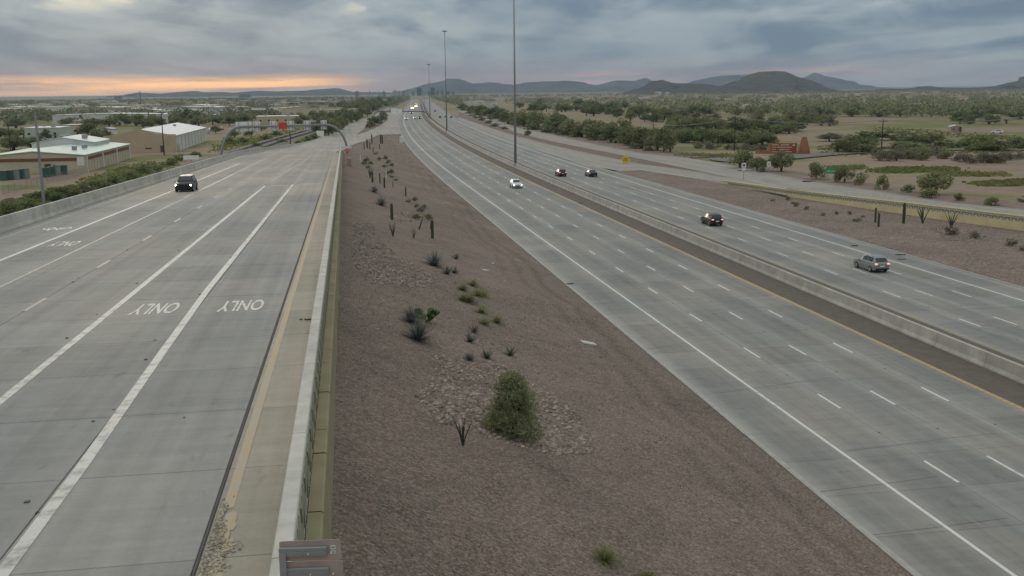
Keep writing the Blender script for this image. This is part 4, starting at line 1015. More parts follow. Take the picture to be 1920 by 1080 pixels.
# marker posts, cabinets
def post(p, h, mat, label, name='marker_post', r_=.05):
    o = empty(name, p, 0, label, 'post'); MB().tube((0, 0, -.1), (0, 0, h), r_, r_, 8).build('shaft', mat, o); MB().tube((0, 0, h), (0, 0, h + .06), r_ * 1.15, r_ * .6, 8).build('cap', mat, o); return o
for px, py, hp, lab in ((724.5, 335, 14, 'white marker post among the shrubs of the middle row'), (676, 303, 12, 'white marker post close to the ramp wall')):
    p = bank_at(px, py); post(p, hp * mpp(p), m_wh, lab, r_=.09)
def cabinet(p, w_, d_, h_, mat, label, rot=0.0):
    o = empty('utility_cabinet', p, rot, label, 'cabinet'); MB().cbox((0, 0, h_ / 2), (w_, d_, h_), .03).build('case', mat, o); MB().box((0, -d_ / 2 - .012, h_ * .5), (w_ * .84, .02, h_ * .8)).build('door', mat, o)
    MB().box((w_ * .3, -d_ / 2 - .04, h_ * .55), (.03, .04, .14)).build('handle', m_dkst, o); return o
p = bank_at(655.5, 311); cabinet(p, 8 * mpp(p), 1.0, 15 * mpp(p), m_tan, 'tan utility cabinet at the foot of the ramp wall')
p = bank_at(753, 268); cabinet(p, 6 * mpp(p), 1.2, 12 * mpp(p), m_wh, 'pale cabinet at the tip of the gravel bank')
p = rp(247, -1.0, .0); o = empty('white_barrier_board', p, .16, 'white horizontal board where the ramp parapet ends', 'board')
MB().box((.9, 0, 1.1), (3.2, .12, .5)).build('board', m_wh, o); 
for x in (-.4, 2.2): MB().tube((x, .1, -1.5), (x, .1, 1.0), .05).build('leg', m_steel, o)

# ------------------------------------------------------------------ back of the small sign close to the camera
sp_ = rp(10, -1.15, 1.05); k = 10.75 / F
zt = H - 4.66
sg = empty('road_sign', (0, 0, 0), 0, 'weathered brownish back of a two panel road sign at the bottom edge beside the parapet', 'sign')
cpt = at_depth(581, 1013, 10.0 * math.cos(PHR) + .1)
sg.location = cpt; sg.rotation_euler = (0, 0, R(3.0))
m_sb = simple('sign_back', (0.40, 0.315, 0.28), .55, .16, 3.0, metal=.15); m_ch = simple('sign_channel', (0.31, 0.295, 0.30), .5, .12, 4.0, metal=.3)
def rpanel(w_, h_, r_, d_):
    pts = []
    for cx_, cz_, a0 in ((w_/2 - r_, h_/2 - r_, 0), (-w_/2 + r_, h_/2 - r_, 90), (-w_/2 + r_, -h_/2 + r_, 180), (w_/2 - r_, -h_/2 + r_, 270)):
        for j in range(5): a = R(a0 + j * 22.5); pts.append((cx_ + r_ * math.cos(a), cz_ + r_ * math.sin(a)))
    n = len(pts); b = MB(); b.add([(x, 0, z) for x, z in pts] + [(x, d_, z) for x, z in pts], [tuple(range(n - 1, -1, -1)), tuple(range(n, 2 * n))] + [(i, (i + 1) % n, n + (i + 1) % n, n + i) for i in range(n)]); return b
W_ = .645
for i, (zc_, hh, xo) in enumerate(((-.115, .225, 0), (-.355, .24, .012))):
    pn = rpanel(W_, hh, .03, .006).build('sign_panel', m_sb, sg); pn.location = (xo, 0, zc_)
    z0 = zc_ + (.03 if i == 0 else .035)
    for dz_, th, mt in ((0, .042, m_steel), (-.05, .055, m_ch)):
        MB().cbox((-.075 + xo, -.02, z0 + dz_), (.50, .035, th), .008).build('stiffener', mt, sg)
    for x in (-.29, -.02, .22): MB().tube((x + xo, -.045, z0 - .05), (x + xo, -.03, z0 - .05), .009, .009, 8).build('bolt', m_wh, sg)
for z0, hh in ((-.085, .045), (-.14, .036)):
    l_ = MB().box((.238, -.003, z0), (.052, .004, hh)).build('sticker', m_wh, sg)
    for x in (-.011, .0, .011): MB().box((.238 + x, -.006, z0), (.007, .002, hh * .35)).build('print', m_dkst, l_)
MB().box((-.285, -.035, -1.3), (.07, .05, 2.36)).build('post', m_ch, sg)

# ------------------------------------------------------------------ sign gantries
def gantry(name, a, b_, za, zbm, r_, label, ends=4.5, mat=m_steel):
    o = empty(name, a, 0, label, 'gantry'); d = (b_ - a); L = Vector((d.x, d.y, 0)).length; u = Vector((d.x, d.y, 0)) / L
    pts = []
    for k in range(9):
        t_ = k / 8 * math.pi / 2; pts.append(u * (ends * (1 - math.cos(t_))) + Vector((0, 0, za + (zbm - za) * math.sin(t_) - a.z)))
    pts = [Vector((0, 0, za - a.z - .3))] + pts
    q = []
    for k in range(9):
        t_ = math.pi / 2 * (1 - k / 8); q.append(u * (L - ends * (1 - math.cos(t_))) + Vector((0, 0, b_.z + (zbm - b_.z) * math.sin(t_) - a.z)))
    q.append(u * L + Vector((0, 0, b_.z - a.z - .3)))
    MB().path(pts, r_ * 1.05, 10).build('column', mat, o, True); MB().path([pts[-1], q[0]], r_, 10).build('beam', mat, o, True); MB().path(q, r_ * 1.05, 10).build('column', mat, o, True)
    return o, u, L
ga, gb = rp(250, .4), rp(244, -28.8); ga.z = rz(250) - .1
gb.z = 2.5
zbm = H - (at_depth(618, 233.5, ga.y).z * 0 + (H - at_depth(618, 233.5, ga.y).z))
g1, gu, gl = gantry('sign_gantry', ga, gb, ga.z, zbm, .27, 'grey arched sign gantry spanning the ramp with pale sign backs', 4.9)
zl = at_depth(440, 239, (gb.y + ga.y) / 2).z - ga.z
m_plate = simple('sign_plate_pale', (0.86, 0.87, 0.78), .5, .04); m_red = simple('sign_plate_red', (0.62, 0.06, 0.06), .5, .1); m_or = simple('marker_orange', (0.75, 0.22, 0.07), .5, .05)
for x0, x1, mt in ((443, 472.5, m_plate), (476, 489, m_plate), (508, 521, m_plate), (523, 539, m_red), (541, 553.5, m_plate), (573, 585.5, m_plate), (605.8, 617.5, m_plate)):
    f0_, f1_ = [(655.4 - x) / (655.4 - 410) * gl for x in (x0, x1)]
    c = gu * ((f0_ + f1_) / 2); w_ = abs(f0_ - f1_)
    zc_ = zbm - ga.z
    hh = 2.15 if mt is m_plate else 1.45
    nrm = Vector((-gu.y, gu.x, 0)); nrm = nrm if nrm.y > 0 else -nrm
    cc = c + nrm * .5 + Vector((0, 0, zc_)); cc2 = c - nrm * .32 + Vector((0, 0, zc_))
    if mt is m_plate:
        s_ = MB().box(cc, (w_, .06, hh), math.atan2(gu.y, gu.x)).build('sign_plate', mt, g1)
        for e in (-.3, .3): MB().box(c + gu * (w_ * e) + nrm * .36 + Vector((0, 0, zc_)), (.08, .22, hh * .95), math.atan2(gu.y, gu.x)).build('bracket', m_steel, s_)
    else: MB().box(cc2, (w_, .08, hh), math.atan2(gu.y, gu.x)).build('sign_plate', mt, g1)
for q, zz in ((Vector((0, 0, .6)), 0), (gu * gl + Vector((0, 0, 1.6 + gb.z - ga.z)), 0)):
    MB().box(q + Vector((0, -.35, 0)), (.95, .06, .95), .16).build('marker_plate', m_or, g1)
a2, b2 = Vector((*fr(780, 26.5, PHI), .1)), Vector((*fr(742, 64.4, PHI), .9))
g2, gu2, gl2 = gantry('sign_gantry', a2, b2, .1, at_depth(750, 208, a2.y).z, .3, 'far dark sign gantry over the freeway lanes with wide pale plates', 5.5, m_dkst)
for x0, x1, hh in ((734, 746, 4.6), (747, 756, 3.4)):
    xx = [(x - 697) / (808 - 697) * gl2 for x in (x0, x1)]
    MB().box(gu2 * (sum(xx) / 2) + Vector((0, -.5, at_depth(750, 208, a2.y).z - .1)), (xx[1] - xx[0], .1, hh), math.atan2(gu2.y, gu2.x)).build('sign_plate', m_plate, g2)
# high masts in the median
def mast(s, h, label, r_=.34, o=44.05, base=1.0):
    p = fw(s, o, base); m_ = empty('high_mast', p, 0, label, 'light pole')
    MB().tube((0, 0, -.9), (0, 0, h), r_, r_ * .42, 12).build('pole', m_steel, m_, True)
    MB().cbox((0, 0, -.3), (1.3, 1.0, .5), .05, -PHI).build('base', m_barr, m_)
    MB().tube((0, 0, h - .3), (0, 0, h + .1), .55, .5, 12).build('head_ring', m_steel, m_)
    for k in range(6):
        a = k * math.pi / 3; MB().tube((math.cos(a) * .5, math.sin(a) * .5, h - .1), (math.cos(a) * 1.1, math.sin(a) * 1.1, h - .25), .22, .16, 8).build('lamp_head', m_dkst, m_)
mast(257, 47, 'tallest high mast light pole rising out of the picture from the median barrier')
mast(484, 46, 'second high mast light pole behind the tallest one in the median', .34)
mast(700, 36.5, 'third high mast light pole, left of the second one', .33)
mast(1050, 24, 'small far mast in the median near the skyline', .3)
for px, yt, yb, lab in ((720, 168, 203, 'thin pole beside the far frontage road left of the freeway'), (874, 163, 200, 'thin far pole right of the freeway above the signs'), (863, 168, 198, 'thin far pole left of its taller twin')):
    p = at(px, yb, -.2); o = empty('light_pole', p, 0, lab, 'light pole'); h = (yb - yt) * mpp(p); MB().tube((0, 0, 0), (0, 0, h), .2, .12, 6).build('pole', m_steel, o); MB().box((.6, 0, h), (1.6, .3, .2)).build('lamp_head', m_steel, o)

# ------------------------------------------------------------------ signs on the right
def sign_post(px, py, hp, label, face, nposts=1, spread=0.0, rot=0.0, z=0.0, name='road_sign', r_=.05):
    p = at(px, py, z); k = mpp(p); o = empty(name, p, rot, label, 'sign'); h = hp * k
    for i in range(nposts): MB().tube(((i - (nposts - 1) / 2) * spread, 0.04, -.3), ((i - (nposts - 1) / 2) * spread, .04, h), r_, r_, 6).build('post', m_steel, o)
    face(o, h, k); return o
m_ysg = simple('sign_yellow', (0.80, 0.56, 0.03), .4, .05); m_gsg = simple('sign_green', (0.05, 0.34, 0.16), .4, .08)
def diamond(o, h, k):
    r_ = 9.5 * k; MB().add([(0, 0, h - 2 * r_ + .2), (r_, 0, h - r_ + .2), (0, 0, h + .2), (-r_, 0, h - r_ + .2), (0, .04, h - 2 * r_ + .2), (r_, .04, h - r_ + .2), (0, .04, h + .2), (-r_, .04, h - r_ + .2)], [(0, 1, 2, 3), (7, 6, 5, 4), (0, 4, 5, 1), (1, 5, 6, 2), (2, 6, 7, 3), (3, 7, 4, 0)]).build('sign_face', m_ysg, o)
    b = MB(); 
    for x in (-.28, .0, .28): b.box((x * r_ * 1.2, -.012, h - r_ + .2), (r_ * .13, .01, r_ * .55))
    b.box((0, -.014, h - r_ + .34 * r_ + .2), (r_ * .5, .01, r_ * .12)); b.build('symbol', m_dkst, o)
sign_post(1173, 306, 14, 'yellow diamond warning sign on the dirt strip between ramp and frontage road', diamond)
def shield(o, h, k):
    MB().box((0, 0, h - 5 * k), (8 * k, .04, 9 * k)).build('sign_face', m_wh, o); MB().box((0, 0, h - 12.5 * k), (7 * k, .04, 5 * k)).build('sign_face', m_wh, o)
    MB().box((0, -.03, h - 5 * k), (4 * k, .01, 4 * k)).build('symbol', m_dkst, o)
sign_post(1394, 337, 32, 'white route marker sign on a thin post where the ramps meet', shield, z=.06)
def rect(w_, h_, mt):
    def f_(o, h, k): MB().box((0, 0, h - h_ / 2 * k), (w_ * k, .05, h_ * k)).build('sign_face', mt, o)
    return f_
def whiterect(o, h, k): rect(7, 9, m_wh)(o, h, k); MB().box((0, -.04, h - 4.5 * k), (3.5 * k, .01, 3 * k)).build('symbol', m_pale, o)
sign_post(1441, 324, 21, 'white rectangular sign between the two roadside shrubs', whiterect, z=.2)
def greensign(o, h, k):
    rect(29, 8.5, m_gsg)(o, h, k); b = MB()
    for i in range(12):
        if i in (3, 8): continue
        b.box(((-11 + i * 2) * k, -.04, h - 4.2 * k), (1.1 * k, .01, random.uniform(1.8, 2.6) * k))
    b.build('lettering', m_wh, o)
sign_post(1562, 343, 26, 'green guide sign between shrubs beside the frontage road', greensign, 2, 2.0, -.2, .4)
def boxrail(px, py, wp, hp, label):
    p = at(px, py, .5); k = mpp(p); o = empty('guard_rail', p, -.25, label, 'railing')
    for i in range(4): MB().tube(((i / 3 - .5) * wp * k, 0, -.6), ((i / 3 - .5) * wp * k, 0, hp * k), .06, .06, 6).build('post', m_tan, o)
    for z in (.55, 1.0): MB().tube((-.5 * wp * k, 0, hp * k * z), (.5 * wp * k, 0, hp * k * z), .05, .05, 6).build('rail', m_tan, o)
boxrail(1535, 337, 27, 7, 'low tan railing beside the frontage road drain')
for px, py, w_ in ((1393, 320.3, 19), (1517, 340, 24)):
    p = at(px, py, rzr(px) + .03); k = mpp(p); MB().box((0, 0, .03), (w_ * k, .6, .14), 0).build('drain_inlet', m_black, None, label='black kerb drain inlet near the white route marker' if px < 1400 else 'black kerb drain inlet below the tan railing', cat='drain').location = p
# monument sign
pm = at(1478, 288, -.25); pm.z = gz(pm.x, pm.y); km = mpp(pm)
mo = empty('monument_sign', pm, -.12, 'reddish brick monument sign with pale lettering and a tapering tower', 'sign')
m_bri = simple('red_brick', (0.33, 0.145, 0.085), .9, .2, 1.2, bump=.3); m_bri2 = simple('sign_board_red', (0.26, 0.085, 0.045), .8, .12); m_let = simple('sign_letters', (0.66, 0.50, 0.38), .6, .05)
MB().box((-33.5 * km, 0, 9.7 * km), (5.5 * km, 1.2, 19.4 * km), ).build('pier', m_bri, mo)
MB().box((-8 * km, 0, 10 * km), (46 * km, .7, 19 * km)).build('board', m_bri2, mo)
MB().box((28 * km, 0, 15.5 * km), (23 * km, 2.2, 31 * km), 0, .36, .45).build('tower', m_bri, mo)
MB().box((-48 * km, .2, 3 * km), (24 * km, .6, 6 * km)).build('low_wall', m_bri, mo)
for x in (20, 27, 34): MB().box((x * km, -1.12, 4 * km), (3 * km, .3, 8 * km)).build('buttress', m_bri, mo)
for zr_, hh, words in ((16.5, 3.0, ((-29, 5), (-14, 7))), (12.0, 2.3, ((-29, 3), (-21, 5), (-10, 5), (0, 3))), (7.8, 2.3, ((-29, 3), (-16, 3), (-9, 5))), (3.6, 2.3, ((-29, 3), (-21, 4), (-11, 5), (0, 3)))):
    b = MB()
    for x0, n in words:
        for i in range(n): b.box(((x0 + i * 2.3) * km, -.38, zr_ * km), (1.5 * km, .05, hh * km * random.uniform(.75, 1)))
    b.build('lettering', m_let, mo)
MB().add([(6 * km, -.38, 14.5 * km), (12 * km, -.38, 14.5 * km), (9 * km, -.38, 19 * km)], [(0, 1, 2)]).build('emblem', m_let, mo)

# ------------------------------------------------------------------ vehicles
m_gls = simple('car_glass', (0.018, 0.024, 0.026), .08, .05, spec=.6); m_rim = simple('wheel_rim', (0.35, 0.35, 0.36), .35, .05, metal=.6)
m_hl = emis('headlight_on', (1.0, .98, .9), 14.0); m_hly = emis('headlight_warm', (1.0, .86, .30), 16.0); m_tl = emis('taillight_on', (1.0, .42, .36), .8); m_tlo = emis('taillight_dim', (.75, .03, .02), .7)
def carpaint(name, col, metal=.2):
    m, t, b = newmat(name); b.inputs['Base Color'].default_value = (*col, 1); b.inputs['Roughness'].default_value = .32; b.inputs['Metallic'].default_value = metal
    p_ = nd(t, 'ShaderNodeNewGeometry').outputs['Position']; t.links.new(mth(t, 'ADD', mth(t, 'MULTIPLY', noise(t, p_, 3, 4), .25), .2), b.inputs['Roughness']); return m
P_BLK = carpaint('car_black', (.018, .017, .019)); P_GRY = carpaint('car_charcoal', (.032, .032, .036)); P_SIL = carpaint('car_silver', (.27, .285, .285), .4); P_WHT = carpaint('car_white', (.72, .73, .72), .0); P_DBL = carpaint('car_dark_blue', (.02, .026, .035)); P_MAR = carpaint('car_maroon', (.055, .018, .016))
def loft(st, closed_ends=True):
    b = MB(); rings = []
    for y, wl_, zs_, wm, zm, wb_, zb_, wr, zr_ in st:
        rings.append([(-wl_, y, zs_), (-wm, y, zm), (-wb_, y, zb_), (-wr, y, zr_), (wr, y, zr_), (wb_, y, zb_), (wm, y, zm), (wl_, y, zs_)])
    n = 8; b.v = [p for r in rings for p in r]
    b.f = [(i*n+j, (i+1)*n+j, (i+1)*n+(j+1)%n, i*n+(j+1)%n) for i in range(len(rings)-1) for j in range(n)]
    b.f += [tuple(range(n)), tuple(range(len(rings)*n - 1, (len(rings)-1)*n - 1, -1))]
    return b
ST = {'suv': [(2.32, .70, .34, .78, .50, .76, .70, .55, .80), (2.18, .82, .18, .90, .55, .87, .82, .70, .92), (1.6, .86, .17, .93, .60, .90, .93, .76, 1.02), (1.0, .86, .17, .93, .62, .90, .99, .80, 1.09), (.35, .86, .17, .93, .62, .88, 1.03, .66, 1.60), (-.1, .86, .17, .93, .62, .88, 1.04, .66, 1.68), (-1.2, .86, .17, .93, .64, .88, 1.06, .65, 1.68), (-1.85, .86, .28, .93, .66, .87, 1.08, .62, 1.58), (-2.2, .82, .32, .91, .68, .85, 1.06, .66, 1.14), (-2.32, .74, .40, .82, .66, .78, .92, .66, .96)],
      'sedan': [(2.35, .68, .32, .76, .46, .74, .60, .55, .68), (2.15, .82, .22, .88, .48, .86, .72, .70, .80), (1.5, .84, .20, .90, .52, .88, .84, .74, .93), (.85, .84, .20, .90, .54, .87, .90, .76, .98), (.1, .84, .20, .90, .54, .84, .93, .60, 1.38), (-.9, .84, .20, .90, .56, .84, .95, .60, 1.42), (-1.5, .84, .22, .90, .58, .84, .97, .64, 1.12), (-2.2, .82, .28, .88, .60, .85, .92, .72, 1.0), (-2.38, .72, .38, .80, .60, .78, .84, .66, .90)]}
def wheel_mesh():
    b = MB(); n = 16; pr2 = [(-.11, .28), (-.11, .33), (-.07, .355), (.07, .355), (.11, .33), (.11, .28)]
    vs = [(x, r_ * math.cos(6.2832*i/n), r_ * math.sin(6.2832*i/n)) for x, r_ in pr2 for i in range(n)]
    b.add(vs, [(j*n+i, j*n+(i+1)%n, (j+1)*n+(i+1)%n, (j+1)*n+i) for j in range(len(pr2)-1) for i in range(n)] + [tuple(range(n)), tuple(range(5*n, 6*n))])
    tyre = b.mesh('tyre', m_black); b = MB(); b.tube((-.115, 0, 0), (.115, 0, 0), .22, .22, 14); return tyre, b.mesh('rim', m_rim)
TYRE, RIM = wheel_mesh()
ME = {}
def car(loc, ang, kind, pmat, label, cat='car', lights='off', group=None, name=None, warm=False, sc=1.0):
    o = empty(name or ('suv' if kind == 'suv' else 'car'), loc, ang, label, cat, group); o.scale = (sc, sc, sc)
    key = (kind, pmat.name)
    st = ST[kind]
    if key not in ME: ME[key] = loft(st).mesh('body', pmat, False)
    inst('body', ME[key], o)
    y0, y1 = (1.0, .35) if kind == 'suv' else (.85, .1)
    iw0, iw1 = (3, 4)
    e = .012
    def glass(nm, pts): 
        b = MB(); b.add(pts, [tuple(range(len(pts)))]); return b.build(nm, m_gls, o)
    A, B_ = st[3], st[4]; C, D_ = st[-4 if kind == 'suv' else -4], st[-3]
    glass('windshield', [(-A[7] * .93, A[0] - .07 + e, A[8] + .06 + e), (A[7] * .93, A[0] - .07 + e, A[8] + .06 + e), (B_[7] * .92, B_[0] + .04 + e, B_[8] - .03 + e), (-B_[7] * .92, B_[0] + .04 + e, B_[8] - .03 + e)])
    if kind == 'suv': Ra, Rb = st[7], st[8]
    else: Ra, Rb = st[5], st[6]
    def lp(f_): return Ra[0] + (Rb[0] - Ra[0]) * f_, Ra[8] + (Rb[8] - Ra[8]) * f_
    (ya, za_), (yb, zb2) = lp(.06), lp(.92)
    glass('rear_window', [(Ra[7] * .92, ya - e, za_ + e), (-Ra[7] * .92, ya - e, za_ + e), (-Rb[7] * .95, yb - e * 2, zb2 + e * 2), (Rb[7] * .95, yb - e * 2, zb2 + e * 2)][::-1])
    for sx in (-1, 1):
        seq = [(st[4], .02), (st[5], .0)] + ([(st[6], 0.0)] if kind == 'suv' else [])
        spans = [(st[4][0] - .05, st[5][0] - .35), (st[5][0] - .42, st[6][0] - .1)] if kind == 'suv' else [(.0, -.42), (-.48, -.95)]
        if kind == 'suv': spans.append((st[6][0] - .16, st[7][0] + .12))
        for ya_, yb_ in spans:
            pts = []
            for y, top in ((ya_, 0), (yb_, 0), (yb_, 1), (ya_, 1)):
                for i in range(len(st) - 1):
                    if st[i + 1][0] <= y <= st[i][0]:
                        f_ = (st[i][0] - y) / (st[i][0] - st[i + 1][0]); q = [st[i][k_] + (st[i + 1][k_] - st[i][k_]) * f_ for k_ in range(9)]
                h_ = .90 if top else .12
                pts.append((sx * (q[5] + (q[7] - q[5]) * h_ + .014), y, q[6] + (q[8] - q[6]) * h_))
            glass('side_window', pts if sx > 0 else pts[::-1])
        MB().cbox((sx * 1.0, st[3][0] - .18, 1.02 if kind == 'suv' else .92), (.16, .10, .13), .02).build('mirror', pmat, o)
        for y in (1.42, -1.42):
            w_ = empty('wheel', (0, 0, 0)); w_.parent = o; w_.location = (sx * .84, y, .355)
            inst('tyre', TYRE, w_); inst('rim', RIM, w_)
        fz_ = .72 if kind == 'suv' else .60
        MB().cbox((sx * .64, 2.22, fz_), (.36, .16, .17), .03).build('headlight', (m_hly if warm else m_hl) if lights == 'head' else m_wh, o)
        tz = .98 if kind == 'suv' else .80
        MB().cbox((sx * .69, -2.25, tz), (.30, .16, .15), .02).build('taillight', m_tl if lights == 'tail' else m_tlo, o)
    MB().cbox((0, 2.26, .50), (.9, .14, .22), .03).build('grille', m_black, o)
    MB().cbox((0, 2.20, .32), (1.55, .2, .16), .03).build('bumper', m_black if kind == 'suv' else pmat, o)
    MB().cbox((0, -2.22, .44), (1.5, .22, .2), .03).build('bumper', m_black if kind == 'suv' else pmat, o)
    MB().box((0, -2.325, .74), (.5, .03, .14)).build('licence_plate', m_wh, o)
    return o
TO = math.pi                                          # towards the camera
q = rp(115.6, -17.4); c_ = car(q, -PHR + TO, 'suv', P_BLK, 'black car with bright headlights coming up the exit ramp', lights='head'); c_.rotation_euler = (-pit, 0, -PHR + TO)
car(fw(203, 35.05), -PHI + TO, 'suv', P_WHT, 'white car with headlights on the near freeway lanes', lights='head')
car(fw(228, 49.75), -PHI, 'suv', P_MAR, 'dark car driving away next to the median barrier', lights='tail')
car(fw(225.5, 56.3), -PHI, 'sedan', P_GRY, 'charcoal car driving away right of the dark one', lights='tail', sc=1.05)
car(fw(139, 52.7), -PHI, 'suv', P_BLK, 'black car driving away in the middle of the outbound lanes', lights='tail')
car(fw(99.6, 55.9), -PHI, 'suv', P_SIL, 'silver car driving away nearest to the camera', lights='tail')
def fh(s): d = fwd(s, 40); return math.atan2(-d.x, d.y)
for s, o_, md, lab in ((764, 53.0, P_BLK, 'left of three small dark cars far down the outbound lanes'), (776, 57.6, P_GRY, 'middle of three small dark cars far down the outbound lanes'), (760, 61.3, P_BLK, 'right of three small dark cars far down the outbound lanes'), (1000, 54, P_MAR, 'tiny reddish car beyond the three dark ones')):
    car(fw(s, o_), fh(s), 'suv', md, lab, lights='tail', group='far outbound cars')
for s, o_, md, lab, wm in ((735, 27.9, P_WHT, 'far car with white headlights left on the freeway before the gantry', False), (745, 34.0, P_WHT, 'left of two far cars with yellow headlights', True), (741, 37.4, P_GRY, 'right of two far cars with yellow headlights', True), (930, 31.5, P_GRY, 'far car with white headlights just behind the gantry', False), (1000, 28, P_WHT, 'far car with headlights behind the pale plates', False)):
    car(fw(s, o_), fh(s) + TO, 'suv', md, lab, lights='head', group='far oncoming cars', warm=wm, sc=1.15)
def truck(s, o_, label, col, warm):
    o = empty('truck', fw(s, o_), fh(s) + TO, label, 'truck', 'far trucks')
    MB().cbox((0, 1.0, 1.9), (2.45, 2.4, 2.9), .2).build('cab', col, o); MB().cbox((0, 2.9, 1.25), (2.2, 1.6, 1.5), .2).build('hood', col, o)
    MB().cbox((0, -6.2, 2.65), (2.55, 11.5, 2.8), .05).build('trailer', m_wh, o); MB().box((0, 2.25, 2.6), (2.1, .06, .9)).build('windshield', m_gls, o)
    for sx in (-1, 1):
        MB().cbox((sx * .9, 3.72, 1.0), (.8, .12, .6), .03).build('headlight', m_hly if warm else m_hl, o)
        MB().box((sx * .8, 2.3, 3.35), (.3, .1, .16)).build('marker_light', m_hly, o)
        for y in (2.6, -1.2, -9.5, -10.7):
            w_ = empty('wheel', (0, 0, 0)); w_.parent = o; w_.location = (sx * 1.05, y, .5); w_.scale = (1.6, 1.42, 1.42); inst('tyre', TYRE, w_); inst('rim', RIM, w_)
truck(1180, 31.0, 'left far truck with white headlights down the freeway', P_MAR, False)
truck(1330, 35.0, 'right far truck with yellow headlights down the freeway', P_DBL, True)

# ------------------------------------------------------------------ railway and left side
def rail_path(): return [at(a, c, .4) for a, c in ((300, 331), (380, 302.5), (430, 287), (490, 268.5), (544, 252.5), (594, 239), (636, 225), (690, 208), (725, 197))]
RP_ = rail_path()
def offs(P, d, z):
    out = []
    for i, q in enumerate(P):
        t_ = (P[min(i + 1, len(P) - 1)] - P[max(i - 1, 0)]); nn = Vector((t_.y, -t_.x, 0)).normalized(); out.append(q + nn * d + Vector((0, 0, z)))
    return out
m_bal = simple('track_ballast', (0.19, 0.165, 0.14), 1, .35, 1.5); m_rl = simple('rail_steel', (0.07, 0.06, 0.055), .5, .1, metal=.4)
cols = [offs(RP_, d, z) for d, z in ((-5.0, -.7), (-3.4, -.15), (3.8, -.15), (7.5, -.15), (9.5, -.7))]
trk = grid('railway_bed', [[c[i] for c in cols] for i in range(len(RP_))], m_bal, smooth=False, kind='structure')
for d in (-.72, .72, 4.6, 6.0):
    a, c = offs(RP_, d - .06, 0), offs(RP_, d + .06, 0); grid('rail', [[a[i] + Vector((0, 0, -.15)), a[i] + Vector((0, 0, .06)), c[i] + Vector((0, 0, .06)), c[i] + Vector((0, 0, -.15))] for i in range(len(RP_))], m_rl, trk, smooth=False)
tie = MB().box((0, 0, 0), (2.6, .26, .16)).mesh('sleeper', m_wood)
d0 = RP_[0]; tot = 0; k = 0
for a, c in zip(RP_[1:5], RP_[2:6]):
    L = (c - a).length; n = int(L / 1.6)
    for i in range(n):
        for lat in (0, 5.3):
            dd = (c - a).normalized(); nn = Vector((dd.y, -dd.x, 0)); q = a + dd * (i * 1.6) + nn * lat
            if k < 280: inst('sleeper', tie, trk, q + Vector((0, 0, -.17)), (0, 0, math.atan2(-dd.x, dd.y))); k += 1

def uv_(r_): return None
m_win = simple('window_glass', (0.03, 0.04, 0.045), .2, .1, spec=.5); m_door = simple('door_brown', (0.10, 0.07, 0.05), .7)
WM = {c: simple('wall_' + c, v, .85, .10, .3, rnd=.06) for c, v in dict(tan=(.50, .41, .28), cream=(.54, .48, .35), white=(.62, .61, .55), grey=(.30, .31, .31), pink=(.42, .30, .25), green=(.50, .53, .46), brick=(.26, .14, .10)).items()}
RM = {c: simple('roof_' + c, v, .6, .09, .3, rnd=.05) for c, v in dict(white=(.66, .69, .66), teal=(.50, .60, .53), grey=(.22, .25, .26), tan=(.38, .34, .27), brown=(.17, .12, .10)).items()}
def building(p, w_, d_, h_, rot, wall, roof, label, group=None, gable=0.0, wins=3, over=.3, name='building', side_wall=None):
    # p: near right corner of the front at ground level when rot = 0 the front looks at the camera; local x to the left is negative
    o = empty(name, p, rot, label, 'building', group)
    wl_ = WM[wall]
    MB().box((-w_ / 2, d_ / 2, h_ / 2 - .3), (w_, d_, h_ + .6)).build('wall', wl_, o)
    b = MB()
    if gable:
        x0, x1, y0, y1, z0, z1 = -w_ - over, over, -over, d_ + over, h_ + .02, h_ + gable
        tk = .18
        if name == 'warehouse': y0 = .05
        b.add([(x0, y0, z0), (x1, y0, z0), (x1, y1, z0), (x0, y1, z0), (-w_ / 2, y0, z1), (-w_ / 2, y1, z1)] + [(x0, y0, z0 + tk), (x1, y0, z0 + tk), (x1, y1, z0 + tk), (x0, y1, z0 + tk), (-w_ / 2, y0, z1 + tk), (-w_ / 2, y1, z1 + tk)],
              [(7, 8, 11, 10), (9, 6, 10, 11), (1, 4, 5, 2), (0, 3, 5, 4), (0, 6, 9, 3), (1, 2, 8, 7), (0, 4, 10, 6), (4, 1, 7, 10), (2, 5, 11, 8), (5, 3, 9, 11)])
        for yy in (0.0, d_ - .2):
            MB().add([(-w_, yy, h_ - .02), (0, yy, h_ - .02), (-w_ / 2, yy, z1 - .04), (-w_, yy + .2, h_ - .02), (0, yy + .2, h_ - .02), (-w_ / 2, yy + .2, z1 - .04)], [(0, 1, 2), (5, 4, 3), (0, 3, 4, 1), (1, 4, 5, 2), (2, 5, 3, 0)]).build('gable_end', wl_, o)
    else: b.cbox((-w_ / 2, d_ / 2, h_ + .15), (w_ + .3, d_ + .3, .3), .05)
    b.build('roof', RM[roof], o)
    for i in range(wins):
        x = -w_ * (i + .5) / wins
        f_ = MB().box((x, -.03, h_ * .52), (min(1.1, w_ / wins * .35), .08, min(1.0, h_ * .22))).build('window', m_win, o)
        MB().box((x, -.07, h_ * .52 - min(1.0, h_ * .22) / 2 - .06), (min(1.1, w_ / wins * .35) + .2, .16, .1)).build('sill', wl_, f_)
    if w_ > 12 and d_ > 11:
        for i in range(3):
            MB().cbox((-w_ * random.uniform(.15, .85), d_ * random.uniform(.2, .8), h_ + gable * .6 + .6), (random.uniform(.9, 1.8), random.uniform(.9, 1.6), 1.0), .05).build('roof_unit', m_steel, o)
    if wins: MB().box((-w_ * .12, -.03, 1.05), (1.0, .07, 2.1)).build('door', m_door, o)
    return o
AL = -PHR
